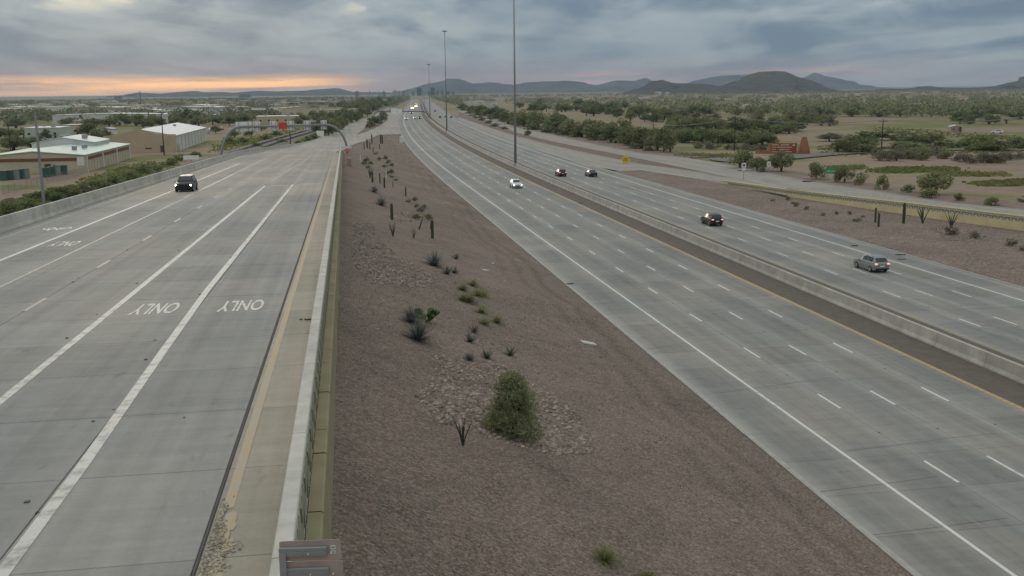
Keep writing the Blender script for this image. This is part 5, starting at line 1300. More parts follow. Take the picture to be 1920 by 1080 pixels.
# beige storage building with brown bands and pale green roof
c2 = at(160, 323, -.2); B2w, B2d, B2h = 24.5, 58.0, 4.3
o = building(c2, B2w, B2d, B2h, AL, 'cream', 'teal', 'long cream storage building with brown bands and pale green roof by the railway', gable=1.2, wins=0, name='storage_building')
m_bnd = simple('brown_band', (0.20, 0.085, 0.05), .8, .1)
MB().box((-B2w / 2 - .2, -.06, B2h - .9), (B2w - 2.5, .12, .75)).build('brown_band', m_bnd, o)
for i in range(3): MB().box((.06, 4 + 18 * i + 8.2, B2h - .9), (.12, 16.0, .75)).build('brown_band', m_bnd, o)
for i in range(4): MB().box((.14, 2 + 18 * i, B2h / 2 - .1), (.35, .9, B2h)).build('pilaster', WM['white'], o)
for i in range(16): MB().box((.03, 4 + i * 3.3, 1.7), (.06, .12, 3.2)).build('wall_joint', WM['grey'], o)
MB().box((-.9, -.08, 2.9), (1.7, .12, 2.3)).build('sign_board', m_wh, o)
MB().box((-9, -.06, 1.2), (1.5, .1, 2.3)).build('door', m_door, o); MB().box((-6, -.09, 1.4), (3.6, .1, .25), rot=Matrix.Rotation(.35, 3, 'Y')).build('stair_rail', m_wood, o)
building(Vector((c2.x - 6 - 5, c2.y + 34, -.2)), 17, 20, 6.0, AL, 'white', 'white', 'white barn with a tall pale roof behind the storage building', gable=1.6, wins=0, name='barn')
# tan fronted warehouse
c1 = at(330, 284.5, -.2)
o = building(c1, 23.0, 82, 5.4, AL, 'white', 'white', 'tan fronted warehouse with a broad white roof beside the railway', gable=2.3, wins=0, name='warehouse')
b = MB(); w0 = 23.0
pf = [(0.4, -.5), (0.4, 6.0), (-6, 6.1), (-11.5, 8.1), (-17, 6.7), (-23.6, 5.7), (-23.6, -.5)]
b.add([(x, -.25, z) for x, z in pf] + [(x, -.02, z) for x, z in pf], [tuple(range(6, -1, -1)), tuple(range(7, 14))] + [(i, (i + 1) % 7, 7 + (i + 1) % 7, 7 + i) for i in range(7)]); b.build('front_parapet', WM['tan'], o)
MB().box((-9, -.3, 1.3), (2.2, .1, .35)).build('awning', m_wood, o); MB().box((-4.5, -.3, 1.1), (1.1, .1, 2.2)).build('door', m_door, o)
for i in range(9): MB().box((.05, 6 + i * 8.4, 2.6), (.1, .25, 5.2)).build('pilaster', WM['grey'], o)
MB().box((.5, 5.2, 1.2), (.7, 2.2, 2.6)).build('dock', WM['white'], o)
# further buildings on the left: px of right front corner, base y, width px, depth m, height px
LBL = [(312, 231, 205, 22, 17, 'white', 'white', 'very long white industrial hall on the left'), (112, 262, 62, 16, 22, 'green', 'white', 'pale green building with flat roof left of the barn trees'), (150, 256, 30, 14, 21, 'cream', 'tan', 'cream block behind the pale green building'),
       (559, 233, 76, 18, 15, 'tan', 'white', 'low tan building with white roof behind the gantry'), (62, 226, 64, 14, 8, 'white', 'white', 'flat white shed at the far left edge'), (210, 255, 24, 12, 12, 'white', 'grey', 'small white house left of the warehouse'), (188, 236, 50, 12, 10, 'pink', 'tan', 'pinkish shed in front of the long white hall'),
       (560, 205, 45, 40, 12, 'cream', 'tan', 'broad tan roofed hall beyond the trees'), (610, 200, 45, 20, 10, 'white', 'white', 'long white hall under the mountains'), (655, 199, 32, 20, 9, 'white', 'white', 'white hall nearest to the far freeway trees'), (505, 199, 22, 16, 9, 'grey', 'grey', 'grey block on the far left plain'), (530, 206, 26, 16, 10, 'cream', 'white', 'cream block left of the broad hall'),
       (420, 222, 60, 12, 6, 'grey', 'white', 'low pale shed among parked cars'), (470, 212, 52, 12, 6, 'cream', 'tan', 'low cream row of sheds far left'), (92, 206, 40, 16, 10, 'white', 'white', 'white roofed hall far out on the left'), (158, 207, 46, 16, 9, 'pink', 'white', 'pinkish hall with white roof far out'), (240, 203, 42, 16, 7, 'cream', 'tan', 'cream hall in the left distance'), (35, 210, 24, 12, 8, 'white', 'white', 'small white block far left'),
       (300, 201, 36, 14, 6, 'cream', 'tan', 'cream sheds above the long hall'), (372, 206, 40, 14, 6, 'white', 'white', 'white flat shed right of the long hall'), (440, 203, 24, 14, 6, 'tan', 'tan', 'tan shed left of the far halls'), (395, 214, 30, 14, 8, 'cream', 'white', 'cream house above the warehouse roof')]
for px, py, wp, dm_, hp, wa, ro_, lab in LBL:
    p = at(px, py, -.2); k = mpp(p); building(p, wp * k, dm_, hp * k, AL * random.uniform(.4, 1.1), wa, ro_, lab, gable=random.choice((0, 0, .8)), wins=max(2, min(5, int(wp / 14))))
p = at(313, 236, -.2); k = mpp(p); building(p, 7 * k, 3, 20 * k, 0, 'white', 'white', 'narrow white silo tower beside the long hall', wins=2, name='silo')
RBL = [(1377, 205, 37, 12, 13, 'tan', 'tan', 'plain tan box building on the right plain'), (1420, 204, 26, 8, 7, 'white', 'white', 'white shed right of the tan box'), (1453, 206, 20, 8, 9, 'white', 'white', 'small white house right of the white shed'), (1448, 197, 24, 8, 7, 'white', 'grey', 'white house above the small one'), (1475, 203, 20, 8, 7, 'pink', 'tan', 'pinkish house among the far trees'),
       (1758, 204, 46, 24, 9, 'cream', 'white', 'cream building with curved white roof on the right'), (1712, 201, 24, 8, 7, 'cream', 'white', 'small house left of the white roofed one'), (1660, 200, 32, 10, 6, 'cream', 'white', 'low cream house among trees on the right'), (1803, 247, 19, 6, 9, 'pink', 'white', 'small pinkish hut by the dirt track'), (1890, 232, 26, 8, 14, 'tan', 'tan', 'tan wall block near the right edge'),
       (1055, 193, 62, 24, 10, 'pink', 'white', 'white and pink store in the middle distance'), (1005, 191, 30, 20, 7, 'pink', 'tan', 'pink flat hall left of the store'), (925, 190, 40, 20, 5, 'pink', 'white', 'long pink roof right of the freeway'), (905, 195, 28, 16, 6, 'white', 'white', 'pale low hall beside the frontage trees'), (930, 199, 20, 12, 5, 'white', 'white', 'small white roof beside the frontage trees'),
       (1720, 180, 24, 10, 6, 'cream', 'white', 'cream house high on the right plain'), (1760, 181, 26, 10, 5, 'cream', 'white', 'cream house right of its neighbour high on the plain'), (1850, 178, 30, 10, 5, 'cream', 'tan', 'pale house near the right hills'), (1895, 177, 34, 10, 5, 'pink', 'white', 'pinkish house at the right edge under the hills'), (1240, 177, 12, 8, 5, 'white', 'white', 'white house at the foot of the mesa'), (1256, 178, 8, 8, 5, 'white', 'white', 'smaller white house at the foot of the mesa')]
for px, py, wp, dm_, hp, wa, ro_, lab in RBL:
    p = at(px, py, -.2); k = mpp(p); building(p, wp * k, dm_, hp * k, random.uniform(-.25, .1), wa, ro_, lab, gable=random.choice((.6, 1.0)), wins=2 if wp < 30 else 4, name='house' if wp < 30 else 'building')
# scattered houses of the far town
rt = random.Random(3)
for i in range(125):
    if i < 50 or i > 94: px, py = rt.uniform(0, 700), rt.uniform(191, 222) ; side = 'left'
    else: px, py = rt.uniform(900, 1915), rt.uniform(178, 192); side = 'right'
    py = max(py, 176 + (960 - px) * .0109 + 11)
    if 690 < px < 880: continue
    p = at(px, py, -.2); k = mpp(p); big_ = 1.9 if ((i < 50 or i > 94) and rt.random() < .7) else 1.0; building(p, rt.uniform(12, 30) * big_, rt.uniform(8, 16) * big_, rt.uniform(3.6, 6) * (1.35 if big_ > 1 else 1), rt.uniform(-.4, .4), rt.choice(('cream', 'white', 'tan', 'pink')), rt.choice(('white', 'tan', 'grey', 'white')), 'small pale house among trees of the far town on the ' + side, 'far town houses on the ' + side, gable=rt.choice((0, .9)), wins=2, name='house')
# skyline
m_twr = [simple('tower_dark', (.045, .05, .055), .4, .1), simple('tower_pale', (.42, .42, .40), .7, .1), simple('tower_grey', (.17, .18, .19), .7, .1)]
sk = [(787, 9, 20, 0), (793, 5, 18, 1), (799, 6, 14, 1), (812, 8, 21, 0), (805, 5, 10, 2), (741, 9, 13, 1), (749, 6, 11, 1), (757, 4, 10, 2), (775, 4, 9, 2), (821, 5, 12, 2), (830, 6, 13, 2), (670, 7, 12, 2), (694, 4, 11, 1), (712, 5, 9, 1), (720, 6, 10, 2), (840, 8, 9, 2), (218, 5, 6, 2), (226, 5, 6, 2), (460, 20, 6, 2), (765, 5, 8, 1), (850, 6, 8, 2)]
for i, (px, wp, hp, mi) in enumerate(sk):
    p = at_depth(px, 185, 5200); p.z = -.3; k = 5200 / F
    yb = H / (5200 / F)
    o = empty('tower_block', p, 0, ('dark downtown tower left of the third mast', 'dark downtown tower right of the third mast')[0 if i == 0 else 1] if mi == 0 else ('pale' if mi == 1 else 'grey') + ' block of the hazy downtown skyline', 'building', None if mi == 0 else 'skyline blocks ' + ('pale' if mi == 1 else 'grey'))
    hh = hp * .55 * k + 6
    MB().box((0, 0, hh / 2), (wp * k, 22, hh)).build('wall', m_twr[mi], o)
    MB().box((0, 0, hh + 1), (wp * k * .5, 10, 3)).build('roof', m_twr[2], o)
    for j in range(3): MB().box((0, -11.2, hh * (.35 + .2 * j)), (wp * k * .8, .5, hh * .06)).build('window', m_win, o)
# poles on the left
def upole(px, yt, yb, r_, mat, label, arms=0, z=-.2, name='utility_pole'):
    p = at(px, yb, z); h = (yb - yt) * mpp(p) * 1.01; o = empty(name, p, 0, label, 'pole')
    MB().tube((0, 0, -.2), (0, 0, h), r_, r_ * .6, 8).build('pole', mat, o)
    for i in range(arms):
        a_ = MB().box((0, 0, h - .6 - 1.1 * i), (2.6, .12, .14)).build('cross_arm', mat, o)
        for x in (-1.1, -.4, .4, 1.1): MB().tube((x, 0, h - .55 - 1.1 * i), (x, 0, h - .3 - 1.1 * i), .06, .04, 6).build('insulator', m_pale, a_)
    return o, p, h
upole(83, 215, 388, .30, m_steel, 'tall grey steel pole standing behind the ramp barrier on the left')
upole(308, 210, 291, .22, m_wood, 'dark wooden utility pole in front of the tan warehouse', 1)
upole(21, 232, 291, .2, m_wood, 'dark wooden utility pole at the far left edge', 1)
upole(545, 245, 276, .22, m_wood, 'short black post in front of the gantry railway', 0)
upole(133, 235, 255, .25, m_wood, 'dark pole before the cream block', 1); upole(265, 171, 205, .5, m_dkst, 'dark distant mast on the left horizon', 1)
upole(417, 263, 274, .2, m_wood, 'small wooden post near the left gantry foot'); upole(200, 318, 352, .12, m_tan, 'thin tan post above the ramp barrier', 0)
R1 = [upole(1377, 219, 282, .2, m_wood, 'dark wooden utility pole left of the brick monument', 1, .2), upole(1652, 225, 292, .2, m_wood, 'dark wooden utility pole right of the brick monument', 1, .4), upole(1225, 232, 262, .2, m_wood, 'wooden pole behind the frontage trees', 1)]
(_, pa, ha), (_, pb_, hb) = R1[0], R1[1]
for i, (A, B_) in enumerate((((R1[2][1], R1[2][2]), (pa, ha)), ((pa, ha), (pb_, hb)), ((pb_, hb), (at(1960, 300, .5), 12)))):
    for x in (-.9, .9):
        a_, c_ = A[0] + Vector((x, 0, A[1] - .3)), B_[0] + Vector((x, 0, B_[1] - .3)); pts = []
        for j in range(9): f_ = j / 8; q = a_.lerp(c_, f_); q.z -= 4 * 1.4 * f_ * (1 - f_); pts.append(q)
        MB().path(pts, .035, 4).build('power_line', m_steel, None, label='grey power line strung between the wooden poles on the right', cat='cable', group='power lines on the right')
# yard behind the chain link fence: bins and pallets
m_bin = simple('bin_green', (.05, .11, .085), .6, .15); m_bing = simple('bin_grey', (.25, .28, .27), .6, .1)
for i, (px, py, mt) in enumerate(((8, 338, m_bin), (18, 337, m_bin), (30, 336, m_bing), (38, 335, m_bin), (49, 334, m_bing), (88, 332, m_bin), (98, 330, m_bin), (108, 328, m_bing), (120, 327, m_bin))):
    p = at(px, py, -.2); o = empty('storage_bin', p, AL, ('green' if mt is m_bin else 'grey') + ' storage bin in the yard before the cream building', 'bin', 'yard bins ' + ('green' if mt is m_bin else 'grey'))
    MB().cbox((0, 0, 1.1), (1.5, 1.3, 2.2), .08).build('body', mt, o); MB().cbox((0, 0, 2.25), (1.6, 1.4, .12), .04).build('lid', m_dkst, o)
def fence(pts, label, h=1.8):
    P = [at(a, c, -.2) for a, c in pts]; o = empty('chain_link_fence', P[0], 0, label, 'fence')
    m_cl, t_, b__ = newmat('chain_link'); b__.inputs['Base Color'].default_value = (.2, .21, .2, 1)
    tr_ = nd(t_, 'ShaderNodeBsdfTransparent'); ms_ = nd(t_, 'ShaderNodeMixShader', ins={0: .28}); t_.links.new(tr_.outputs[0], ms_.inputs[1]); t_.links.new(b__.outputs[0], ms_.inputs[2]); t_.links.new(ms_.outputs[0], t_.nodes['Material Output'].inputs[0])
    for a, c in zip(P, P[1:]):
        n = max(1, int((c - a).length / 3))
        for i in range(n):
            q, r_ = a.lerp(c, i / n) - P[0], a.lerp(c, (i + 1) / n) - P[0]
            MB().tube(q, q + Vector((0, 0, h)), .04, .04, 6).build('post', m_steel, o); MB().quad(q, r_, r_ + Vector((0, 0, h)), q + Vector((0, 0, h))).build('mesh_panel', m_cl, o)
fence([(5, 365), (80, 346), (160, 327)], 'chain link fence round the yard of the cream building')
o, p, h = upole(601, 245, 257.5, .1, m_steel, 'grey backed board sign beside the railway', 0, 0.3, 'board_sign'); MB().box((0, -.1, h - 1.6), (3.2, .15, 3.0)).build('board', m_plate, o)
o, p, h = upole(359, 292, 302, .1, m_steel, 'white low sign board above the left barrier', 0, 1.0, 'board_sign'); MB().box((0, -.1, h - .5), (4.4, .12, 1.1)).build('board', m_plate, o)

# ------------------------------------------------------------------ trees and shrubs, left side
for px, py, h_, w_ in ((15, 402, 42, 70), (55, 392, 36, 60), (95, 378, 40, 70), (130, 372, 44, 60), (160, 366, 42, 60), (190, 356, 34, 60), (215, 346, 32, 60), (245, 338, 30, 50), (268, 326, 34, 44), (290, 320, 30, 50), (320, 310, 26, 46), (340, 302, 24, 40), (365, 294, 18, 36), (20, 388, 30, 70), (70, 372, 24, 60), (110, 362, 22, 50)):
    tree(px, py, h_ * .58, w_ * .8, random.choice(('lush', 'shrub', 'grey', 'lush')), 'green shrub in the hedge between the railway and the ramp barrier', 'hedge shrubs beside the ramp barrier')
for px, py, h_, w_, kd in ((25, 282, 30, 70, 'mesquite'), (60, 280, 26, 50, 'mesquite'), (85, 264, 24, 26, 'dark'), (165, 256, 34, 40, 'dark'), (185, 268, 30, 32, 'mesquite'), (105, 280, 22, 44, 'lush'), (130, 280, 24, 46, 'lush'), (150, 276, 24, 36, 'mesquite'), (200, 262, 22, 28, 'dark'), (130, 236, 16, 40, 'mesquite'), (175, 238, 18, 40, 'mesquite'), (205, 238, 20, 40, 'palo'), (270, 240, 18, 40, 'palo'), (225, 236, 26, 40, 'mesquite'), (255, 236, 24, 44, 'mesquite'), (285, 236, 22, 40, 'mesquite'), (300, 238, 22, 28, 'dark'), (335, 240, 24, 34, 'mesquite'), (350, 232, 32, 36, 'dark'), (372, 238, 20, 36, 'mesquite'), (400, 234, 18, 40, 'mesquite'), (430, 236, 20, 30, 'dark'), (455, 232, 18, 34, 'mesquite'), (60, 225, 14, 40, 'dark'), (100, 222, 14, 40, 'mesquite'), (140, 232, 14, 30, 'mesquite'), (30, 240, 18, 40, 'dark'), (10, 262, 24, 50, 'mesquite'), (45, 258, 20, 40, 'dark'), (405, 250, 16, 20, 'mesquite'), (440, 258, 16, 26, 'mesquite'), (430, 270, 16, 30, 'shrub'), (470, 255, 14, 30, 'shrub'), (490, 245, 12, 26, 'mesquite')):
    tree(px, py, h_, w_, kd, 'tree among the sheds and yards on the left side', 'trees of the left yards')
for i in range(26):                                    # belt beside the far frontage road
    f_ = (i / 25) ** 1.1; px = 612 + 118 * f_; py = 258 - 62 * f_ + random.uniform(-3, 2) - (0 if i % 2 else 5)
    tree(px - (0 if i % 2 else 14), py, 34 - 20 * f_, 34 - 18 * f_, random.choice(('mesquite', 'mesquite', 'dark')), 'green tree in the belt along the far frontage road', 'tree belt along the far frontage road')
for i in range(34):
    px = random.uniform(545, 690); py = random.uniform(0, 1); py = 206 + py * (236 - 206) - max(0, px - 610) * .28
    tree(px, max(199, py), 18, 26, random.choice(('mesquite', 'dark', 'palo')), 'tree in the grove between the railway and the far halls', 'grove beyond the railway')
for px, py, h_, w_ in ((575, 268, 14, 26), (590, 262, 14, 24), (600, 256, 14, 22), (560, 272, 10, 20), (610, 250, 14, 22), (530, 268, 8, 24), (480, 276, 10, 28), (500, 262, 10, 26), (455, 268, 12, 26), (520, 254, 10, 22)):
    tree(px, py, h_, w_, 'lush', 'low green shrub beside the railway tracks', 'shrubs by the tracks')
for s, o_, h_ in ((560, 13, 3), (580, 14.5, 4), (606, 17, 6), (630, 18, 5), (600, 15, 3.5), (660, 21, 4), (700, 25, 5), (740, 27, 4), (800, 30, 5)):
    tree_w(rp(s, o_, .1), h_, h_ * 1.5, 'dark' if h_ > 4.5 else 'shrub', 'dark shrub on the traffic island before the far gantry', 'shrubs on the traffic island')
# right side
for i, (px, py, h_, w_) in enumerate(((872, 206, 15, 22), (885, 211, 17, 26), (900, 217, 20, 28), (918, 222, 22, 32), (938, 228, 24, 32), (955, 233, 26, 30), (985, 238, 34, 44), (1010, 243, 34, 46), (1040, 248, 34, 48), (1065, 254, 28, 44), (1090, 257, 32, 46), (1120, 263, 34, 48), (1150, 268, 36, 50), (1178, 273, 38, 50), (1205, 279, 40, 46), (1228, 283, 34, 40), (1000, 236, 30, 40), (1130, 256, 30, 46), (1165, 260, 34, 46), (1190, 266, 34, 50), (1055, 250, 30, 46), (1105, 259, 32, 46), (975, 235, 28, 38), (1215, 272, 34, 46), (930, 222, 22, 30), (905, 214, 18, 26))):
    tree(px + random.uniform(-5, 5), py, h_ * random.uniform(.75, 1.25), w_ * random.uniform(.9, 1.4), ('dark', 'mesquite', 'palo', 'mesquite')[i % 4], ('dark evergreen tree', 'mesquite tree', 'yellow green palo verde tree', 'mesquite tree')[i % 4] + ' in the long row beyond the frontage road', 'tree row beyond the frontage road')
    tree(px + random.uniform(-14, 14), py + .5, h_ * random.uniform(.25, .45), w_ * random.uniform(.6, 1.0), random.choice(('lush', 'shrub', 'grey')), 'low undergrowth shrub below the tree row beyond the frontage road', 'undergrowth of the tree row')
tree(1244, 286, 52, 36, 'mesquite', 'taller tree with bare trunks at the end of the row', None); tree(1256, 286.5, 50, 38, 'mesquite', 'tree with thin bare trunk at the street corner', None)
def scat(n, poly, kinds, hh, ww, label, group):
    for _ in range(n):
        px, py = sample_poly(poly, random); k = (py - 170) / 90
        tree(px, py, random.uniform(*hh) * (.45 + .55 * k), random.uniform(*ww) * (.45 + .55 * k), random.choice(kinds), label, group)
scat(32, [(1262, 240), (1262, 250), (1500, 252), (1500, 243)], ('mesquite', 'dark', 'mesquite', 'palo'), (20, 36), (34, 50), 'tree in the dense dark row behind the desert field', 'dense tree row on the right plain')
scat(46, [(960, 205), (1260, 236), (1270, 212), (1000, 192)], ('mesquite', 'palo', 'palo', 'lush', 'dark'), (12, 32), (26, 52), 'tree scattered behind the frontage row', 'scattered trees right of the freeway')
scat(36, [(1260, 228), (1560, 238), (1560, 214), (1270, 210)], ('mesquite', 'dark', 'palo', 'palo', 'grey'), (12, 32), (26, 52), 'tree on the plain before the tan box building', 'plain trees in the middle right')
scat(34, [(1560, 222), (1920, 240), (1920, 206), (1560, 205)], ('mesquite', 'dark', 'palo', 'lush'), (14, 30), (28, 56), 'tree before the houses on the right', 'trees before the right houses')
scat(26, [(1530, 288), (1925, 285), (1925, 264), (1530, 262)], ('lush', 'palo', 'lush', 'mesquite'), (12, 24), (40, 74), 'bright green thicket shrub on the right field', 'green thicket on the right field')
scat(18, [(1270, 268), (1440, 274), (1440, 262), (1270, 258)], ('lush', 'mesquite'), (20, 28), (36, 56), 'green shrub in the thicket left of the monument', 'thicket left of the monument')
scat(14, [(1285, 278), (1430, 284), (1430, 280), (1285, 274)], ('grey',), (9, 14), (18, 26), 'pale dry shrub in the row before the thicket', 'dry shrub row')
scat(14, [(1650, 303), (1780, 303), (1780, 292), (1650, 292)], ('grey', 'shrub'), (14, 20), (26, 40), 'grey scrub bush at the edge of the green thicket', 'grey scrub on the right field')
scat(12, [(1790, 308), (1918, 306), (1918, 298), (1790, 300)], ('grey',), (12, 16), (20, 28), 'pale round dry bush near the right edge', 'pale dry bushes')
for px, py, h_, w_, kd, lab in ((1388, 317, 40, 56, 'mesquite', 'dark green tree left of the white route marker'), (1420, 322, 30, 40, 'mesquite', 'shrub between the route marker and the white sign'), (1464, 324, 44, 50, 'mesquite', 'full green shrub right of the white sign'), (1531, 338, 36, 40, 'mesquite', 'shrub above the tan railing'), (1583, 344, 34, 38, 'mesquite', 'shrub right behind the green sign'), (1614, 349, 27, 30, 'shrub', 'smaller shrub right of the green sign'), (1656, 357, 32, 32, 'shrub', 'round shrub beside the frontage road left of the wide tree'), (1703, 362, 18, 28, 'shrub', 'low dark shrub left of the wide tree'), (1745, 372, 22, 46, 'shrub', 'low dark shrub at the foot of the wide tree'), (1797, 377, 16, 24, 'shrub', 'small shrub right of the wide tree'), (1861, 386, 18, 36, 'shrub', 'spreading low shrub near the right edge'), (1918, 380, 14, 22, 'shrub', 'little shrub at the right edge'), (1430, 325, 14, 24, 'shrub', 'low growth under the white sign')):
    tree(px, py, h_, w_, kd, lab)
tree(1752, 366, 48, 66, 'palo' if False else 'mesquite', 'wide crowned tree alone on the bare field')
for px, py, h_, w_ in ((918, 232, 6, 22), (930, 238, 6, 24), (895, 222, 6, 18), (905, 227, 6, 18), (945, 243, 5, 20), (880, 214, 6, 18), (868, 208, 6, 16)):
    tree(px, py, h_ * 1.3, w_, 'shrub', 'dark hedge shrub on the strip between freeway and frontage road', 'hedge on the dirt strip')
tree(990, 256, 14, 14, 'dark', 'lone dark bush on the dirt strip right of the tallest mast')
# far woods: too many to count
def far_woods(name, polys, label, seed, hh=(4, 9)):
    r_ = random.Random(seed); P_ = []
    for poly, n in polys:
        for _ in range(n):
            px, py = sample_poly(poly, r_); p_ = at(px, py, -.2); h_ = r_.uniform(*hh)
            P_.append((p_.x, p_.y, h_ * .55, h_ * r_.uniform(.5, .9), h_ * .42))
    nn = len(P_) * 22
    me = leaf_mesh(name, P_, nn, 1.1, G_FAR, seed, .4, .7); o = bpy.data.objects.new(name, me); link(o); tag(o, label, 'woods', None, 'stuff')
G_FAR = leafmat('far_leaves', (0.205, 0.215, 0.120))
far_woods('distant_trees', [([(0, 192), (0, 236), (480, 232), (600, 215), (740, 193), (740, 185), (400, 185.5)], 1250), ([(0, 190.5), (0, 196), (740, 188), (740, 182.5)], 900), ([(735, 182), (768, 181.5), (768, 188), (742, 200), (728, 204)], 160)], 'mass of distant trees over the town on the left', 5)
far_woods('distant_trees', [([(850, 190), (1000, 200), (1250, 215), (1920, 225), (1920, 172), (1250, 178), (850, 182)], 1350), ([(850, 183.5), (850, 179.8), (1920, 168.5), (1920, 174)], 1000), ([(805, 181), (860, 180), (870, 196), (850, 199), (815, 188)], 200)], 'mass of distant trees over the plain on the right', 6)
# grass patches on the right field
def grass_patch(poly, z, label, n=900, mat=None, hh=.35):
    b = MB(); r_ = random.Random(len(poly) + int(poly[0][0]))
    for _ in range(n):
        px, py = sample_poly(poly, r_); px += r_.gauss(0, 9); py += r_.gauss(0, 1.1); p_ = at(px, py, z); p_.z = gz(p_.x, p_.y)
        a = r_.random() * 3.14; w_ = r_.uniform(.25, .6); h_ = hh * r_.uniform(.5, 1.3); d = Vector((math.cos(a) * w_, math.sin(a) * w_, 0))
        b.add([p_ - d, p_ + d, p_ + d * .8 + Vector((0, 0, h_)), p_ - d * .8 + Vector((0, 0, h_))], [(0, 1, 2, 3)])
    b.build('grass_patch', mat or G_GRAS, None, kind='stuff', label=label, cat='grass')
for poly, n, lab in (([(1635, 313), (1680, 309), (1790, 309), (1788, 317), (1700, 320), (1640, 319)], 1500, 'yellow green grass strip across the bare field'), ([(1760, 318), (1880, 322), (1890, 328), (1780, 328)], 900, 'grass strip right of the wide tree'), ([(1820, 345), (1880, 341), (1920, 344), (1920, 351), (1850, 352)], 900, 'grass patch near the right edge'), ([(1885, 340), (1960, 335), (1960, 345), (1890, 345)], 500, 'upper grass patch at the right edge'), ([(1560, 308), (1615, 306), (1612, 312), (1565, 312)], 400, 'small grass patch above the green sign'), ([(1560, 276), (1930, 262), (1930, 280), (1560, 286)], 2200, 'green meadow behind the field'), ([(1270, 284), (1370, 286), (1370, 290), (1280, 290)], 500, 'grass verge behind the side street'), ([(1640, 235), (1900, 252), (1920, 258), (1640, 246)], 900, 'grass along the dirt track')):
    grass_patch(poly, .5, lab, n)
for poly, n, lab in (([(0, 405), (60, 395), (180, 362), (280, 330), (330, 308), (300, 304), (160, 340), (0, 380)], 2600, 'rough grass along the railway hedge'), ([(160, 335), (280, 300), (285, 306), (170, 345)], 600, 'grass verge before the cream building'), ([(405, 285), (520, 258), (590, 236), (560, 236), (410, 272)], 1500, 'weedy grass beyond the tracks')):
    grass_patch(poly, 0, lab, n, G_LUSH if 'hedge' in lab else G_GRAS)
# parked cars far left
for i, (px, py) in enumerate(((352, 262), (372, 256), (385, 250), (398, 246), (412, 244), (1870, 250))):
    p = at(px, py, -.2); p.z = gz(p.x, p.y); car(p, random.uniform(-1.5, 1.5), random.choice(('suv', 'sedan')), random.choice((P_WHT, P_SIL, P_WHT)) if i < 5 else P_WHT, 'small pale parked car among the left yards' if i < 5 else 'white car parked near the right edge', group='parked cars in the left yards' if i < 5 else None)

# ------------------------------------------------------------------ labels that count from a landmark
def to_px(p):
    q = Vector(p) - Vector((0, 0, H)); d = q.dot(f0)
    u, v = q.dot(r0) / d * F, -q.dot(u0) / d * F
    return 960 + u * cR - v * sR, 540 + u * sR + v * cR
MARKS = [(110, 285, 'white barn'), (310, 268, 'tan fronted warehouse'), (200, 312, 'cream storage building'), (215, 225, 'long white hall'), (520, 226, 'low tan building'), (645, 255, 'sign gantry foot'), (83, 330, 'tall grey steel pole'), (20, 270, 'dark pole at the left edge'), (351, 310, 'black car on the ramp'), (440, 262, 'left gantry column'), (700, 225, 'traffic island'),
         (967, 240, 'tallest light mast'), (1480, 275, 'brick monument sign'), (1377, 255, 'wooden pole left of the monument'), (1652, 262, 'wooden pole right of the monument'), (1360, 200, 'tan box building'), (1793, 243, 'pinkish hut'), (1735, 200, 'cream building with white roof'), (1173, 290, 'yellow diamond sign'), (1561, 322, 'green guide sign'), (1030, 190, 'pink and white store'), (1750, 345, 'wide crowned field tree'), (1250, 260, 'corner tree with bare trunks'), (838, 200, 'second light mast'), (1880, 235, 'tan wall block'), (1455, 150, 'flat topped mesa'), (260, 190, 'distant mast on the left'), (1236, 165, 'small hill left of the mesa'), (560, 198, 'broad tan roofed hall'), (811, 430, 'thick saguaro with an arm'), (735, 397, 'tall saguaro on the bank'), (724, 329, 'white post among the shrubs'), (676, 297, 'white post near the ramp wall'), (1643, 410, 'pair of dark saguaros'), (1694, 400, 'tallest saguaro by the yellow wall'), (1783, 415, 'widest ocotillo by the yellow wall'), (1520, 365, 'left part of the yellow wall')]
WORD = {'mesquite_tree': 'mesquite tree', 'evergreen_tree': 'dark evergreen tree', 'palo_verde_tree': 'yellow green tree', 'desert_shrub': 'olive shrub', 'grey_shrub': 'grey shrub', 'green_shrub': 'bright green shrub', 'house': 'small pale house'}
ORD = 'nearest second third fourth fifth sixth seventh eighth ninth tenth eleventh twelfth'.split()
buckets = {}
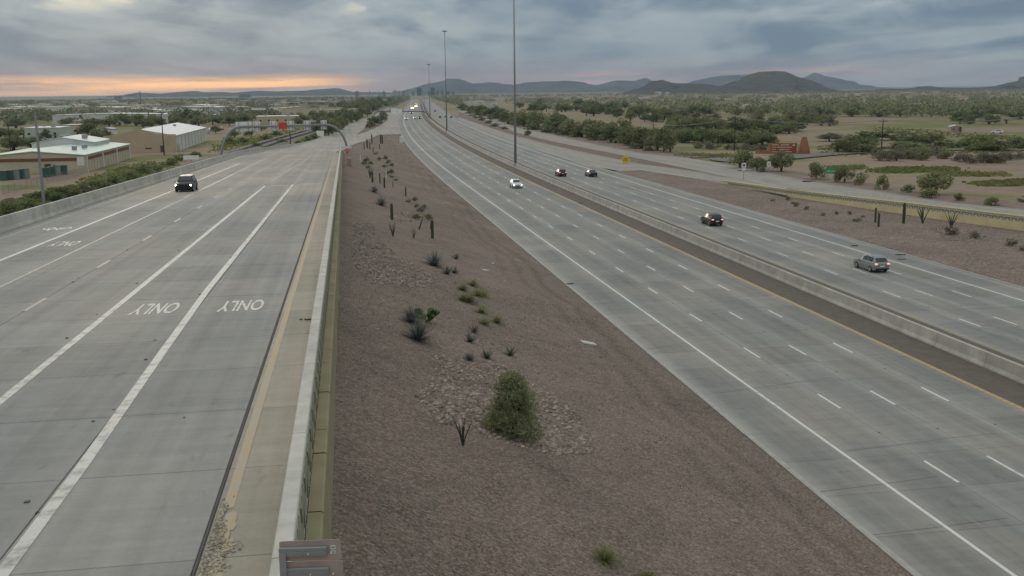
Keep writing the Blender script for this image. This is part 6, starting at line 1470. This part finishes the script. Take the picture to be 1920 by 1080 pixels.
for o in list(COL.objects):
    nm_ = o.name.split('.')[0]
    if o.parent is None and 'group' in o.keys() and nm_ in WORD:
        x, y = to_px(o.location); mx_, my_, ph = min(MARKS, key=lambda m_: math.hypot((m_[0] - x), (m_[1] - y) * 2.2))
        ddx, ddy = x - mx_, (y - my_) * 2.2
        rel = ('right of' if ddx > 0 else 'left of') if abs(ddx) > abs(ddy) else ('in front of' if ddy > 0 else 'behind')
        buckets.setdefault((nm_, rel, ph), []).append((math.hypot(ddx, ddy), o))
for (nm_, rel, ph), L in buckets.items():
    L.sort(key=lambda q: q[0])
    for i, (_, o) in enumerate(L):
        if len(L) == 1: o['label'] = '%s %s the %s' % (WORD[nm_], rel, ph)
        elif i < len(ORD): o['label'] = '%s %s %s the %s' % (ORD[i], WORD[nm_], rel, ph)
        else: o['label'] = '%s further out %s the %s' % (WORD[nm_], rel, ph)
CNT = 'first second third fourth fifth sixth seventh eighth ninth tenth eleventh twelfth thirteenth fourteenth'.split()
def from_left(grp, txt):
    L = sorted((o for o in COL.objects if o.parent is None and o.get('group') == grp), key=lambda o: to_px(o.location)[0])
    for i, o in enumerate(L): o['label'] = CNT[i] + ' ' + txt
from_left('skyline blocks grey', 'grey block from the left in the hazy skyline'); from_left('skyline blocks pale', 'pale block from the left in the hazy skyline')
from_left('saguaros at the far end of the bank', 'saguaro from the left at the far end of the bank'); from_left('saguaros in the middle row', 'saguaro from the left in the middle row on the bank')
from_left('yard bins green', 'green bin from the left in the yard of the cream building'); from_left('yard bins grey', 'grey bin from the left in the yard of the cream building')
from_left('parked cars in the left yards', 'pale parked car from the left beyond the warehouse')
# ------------------------------------------------------------------ haze
hz = MB().box((0, 5200, 118), (17000, 11600, 261)).build('haze', None, None, kind='stuff', label='thin pale haze over the whole valley', cat='haze')
hm = bpy.data.materials.new('haze'); hm.use_nodes = True; t = hm.node_tree; t.nodes.clear()
pv = nd(t, 'ShaderNodeVolumePrincipled', ins={'Color': (.66, .83, 1.0, 1), 'Density': 7.5e-5, 'Anisotropy': 0.0}); ou = nd(t, 'ShaderNodeOutputMaterial'); t.links.new(pv.outputs[0], ou.inputs['Volume'])
hz.data.materials.append(hm)
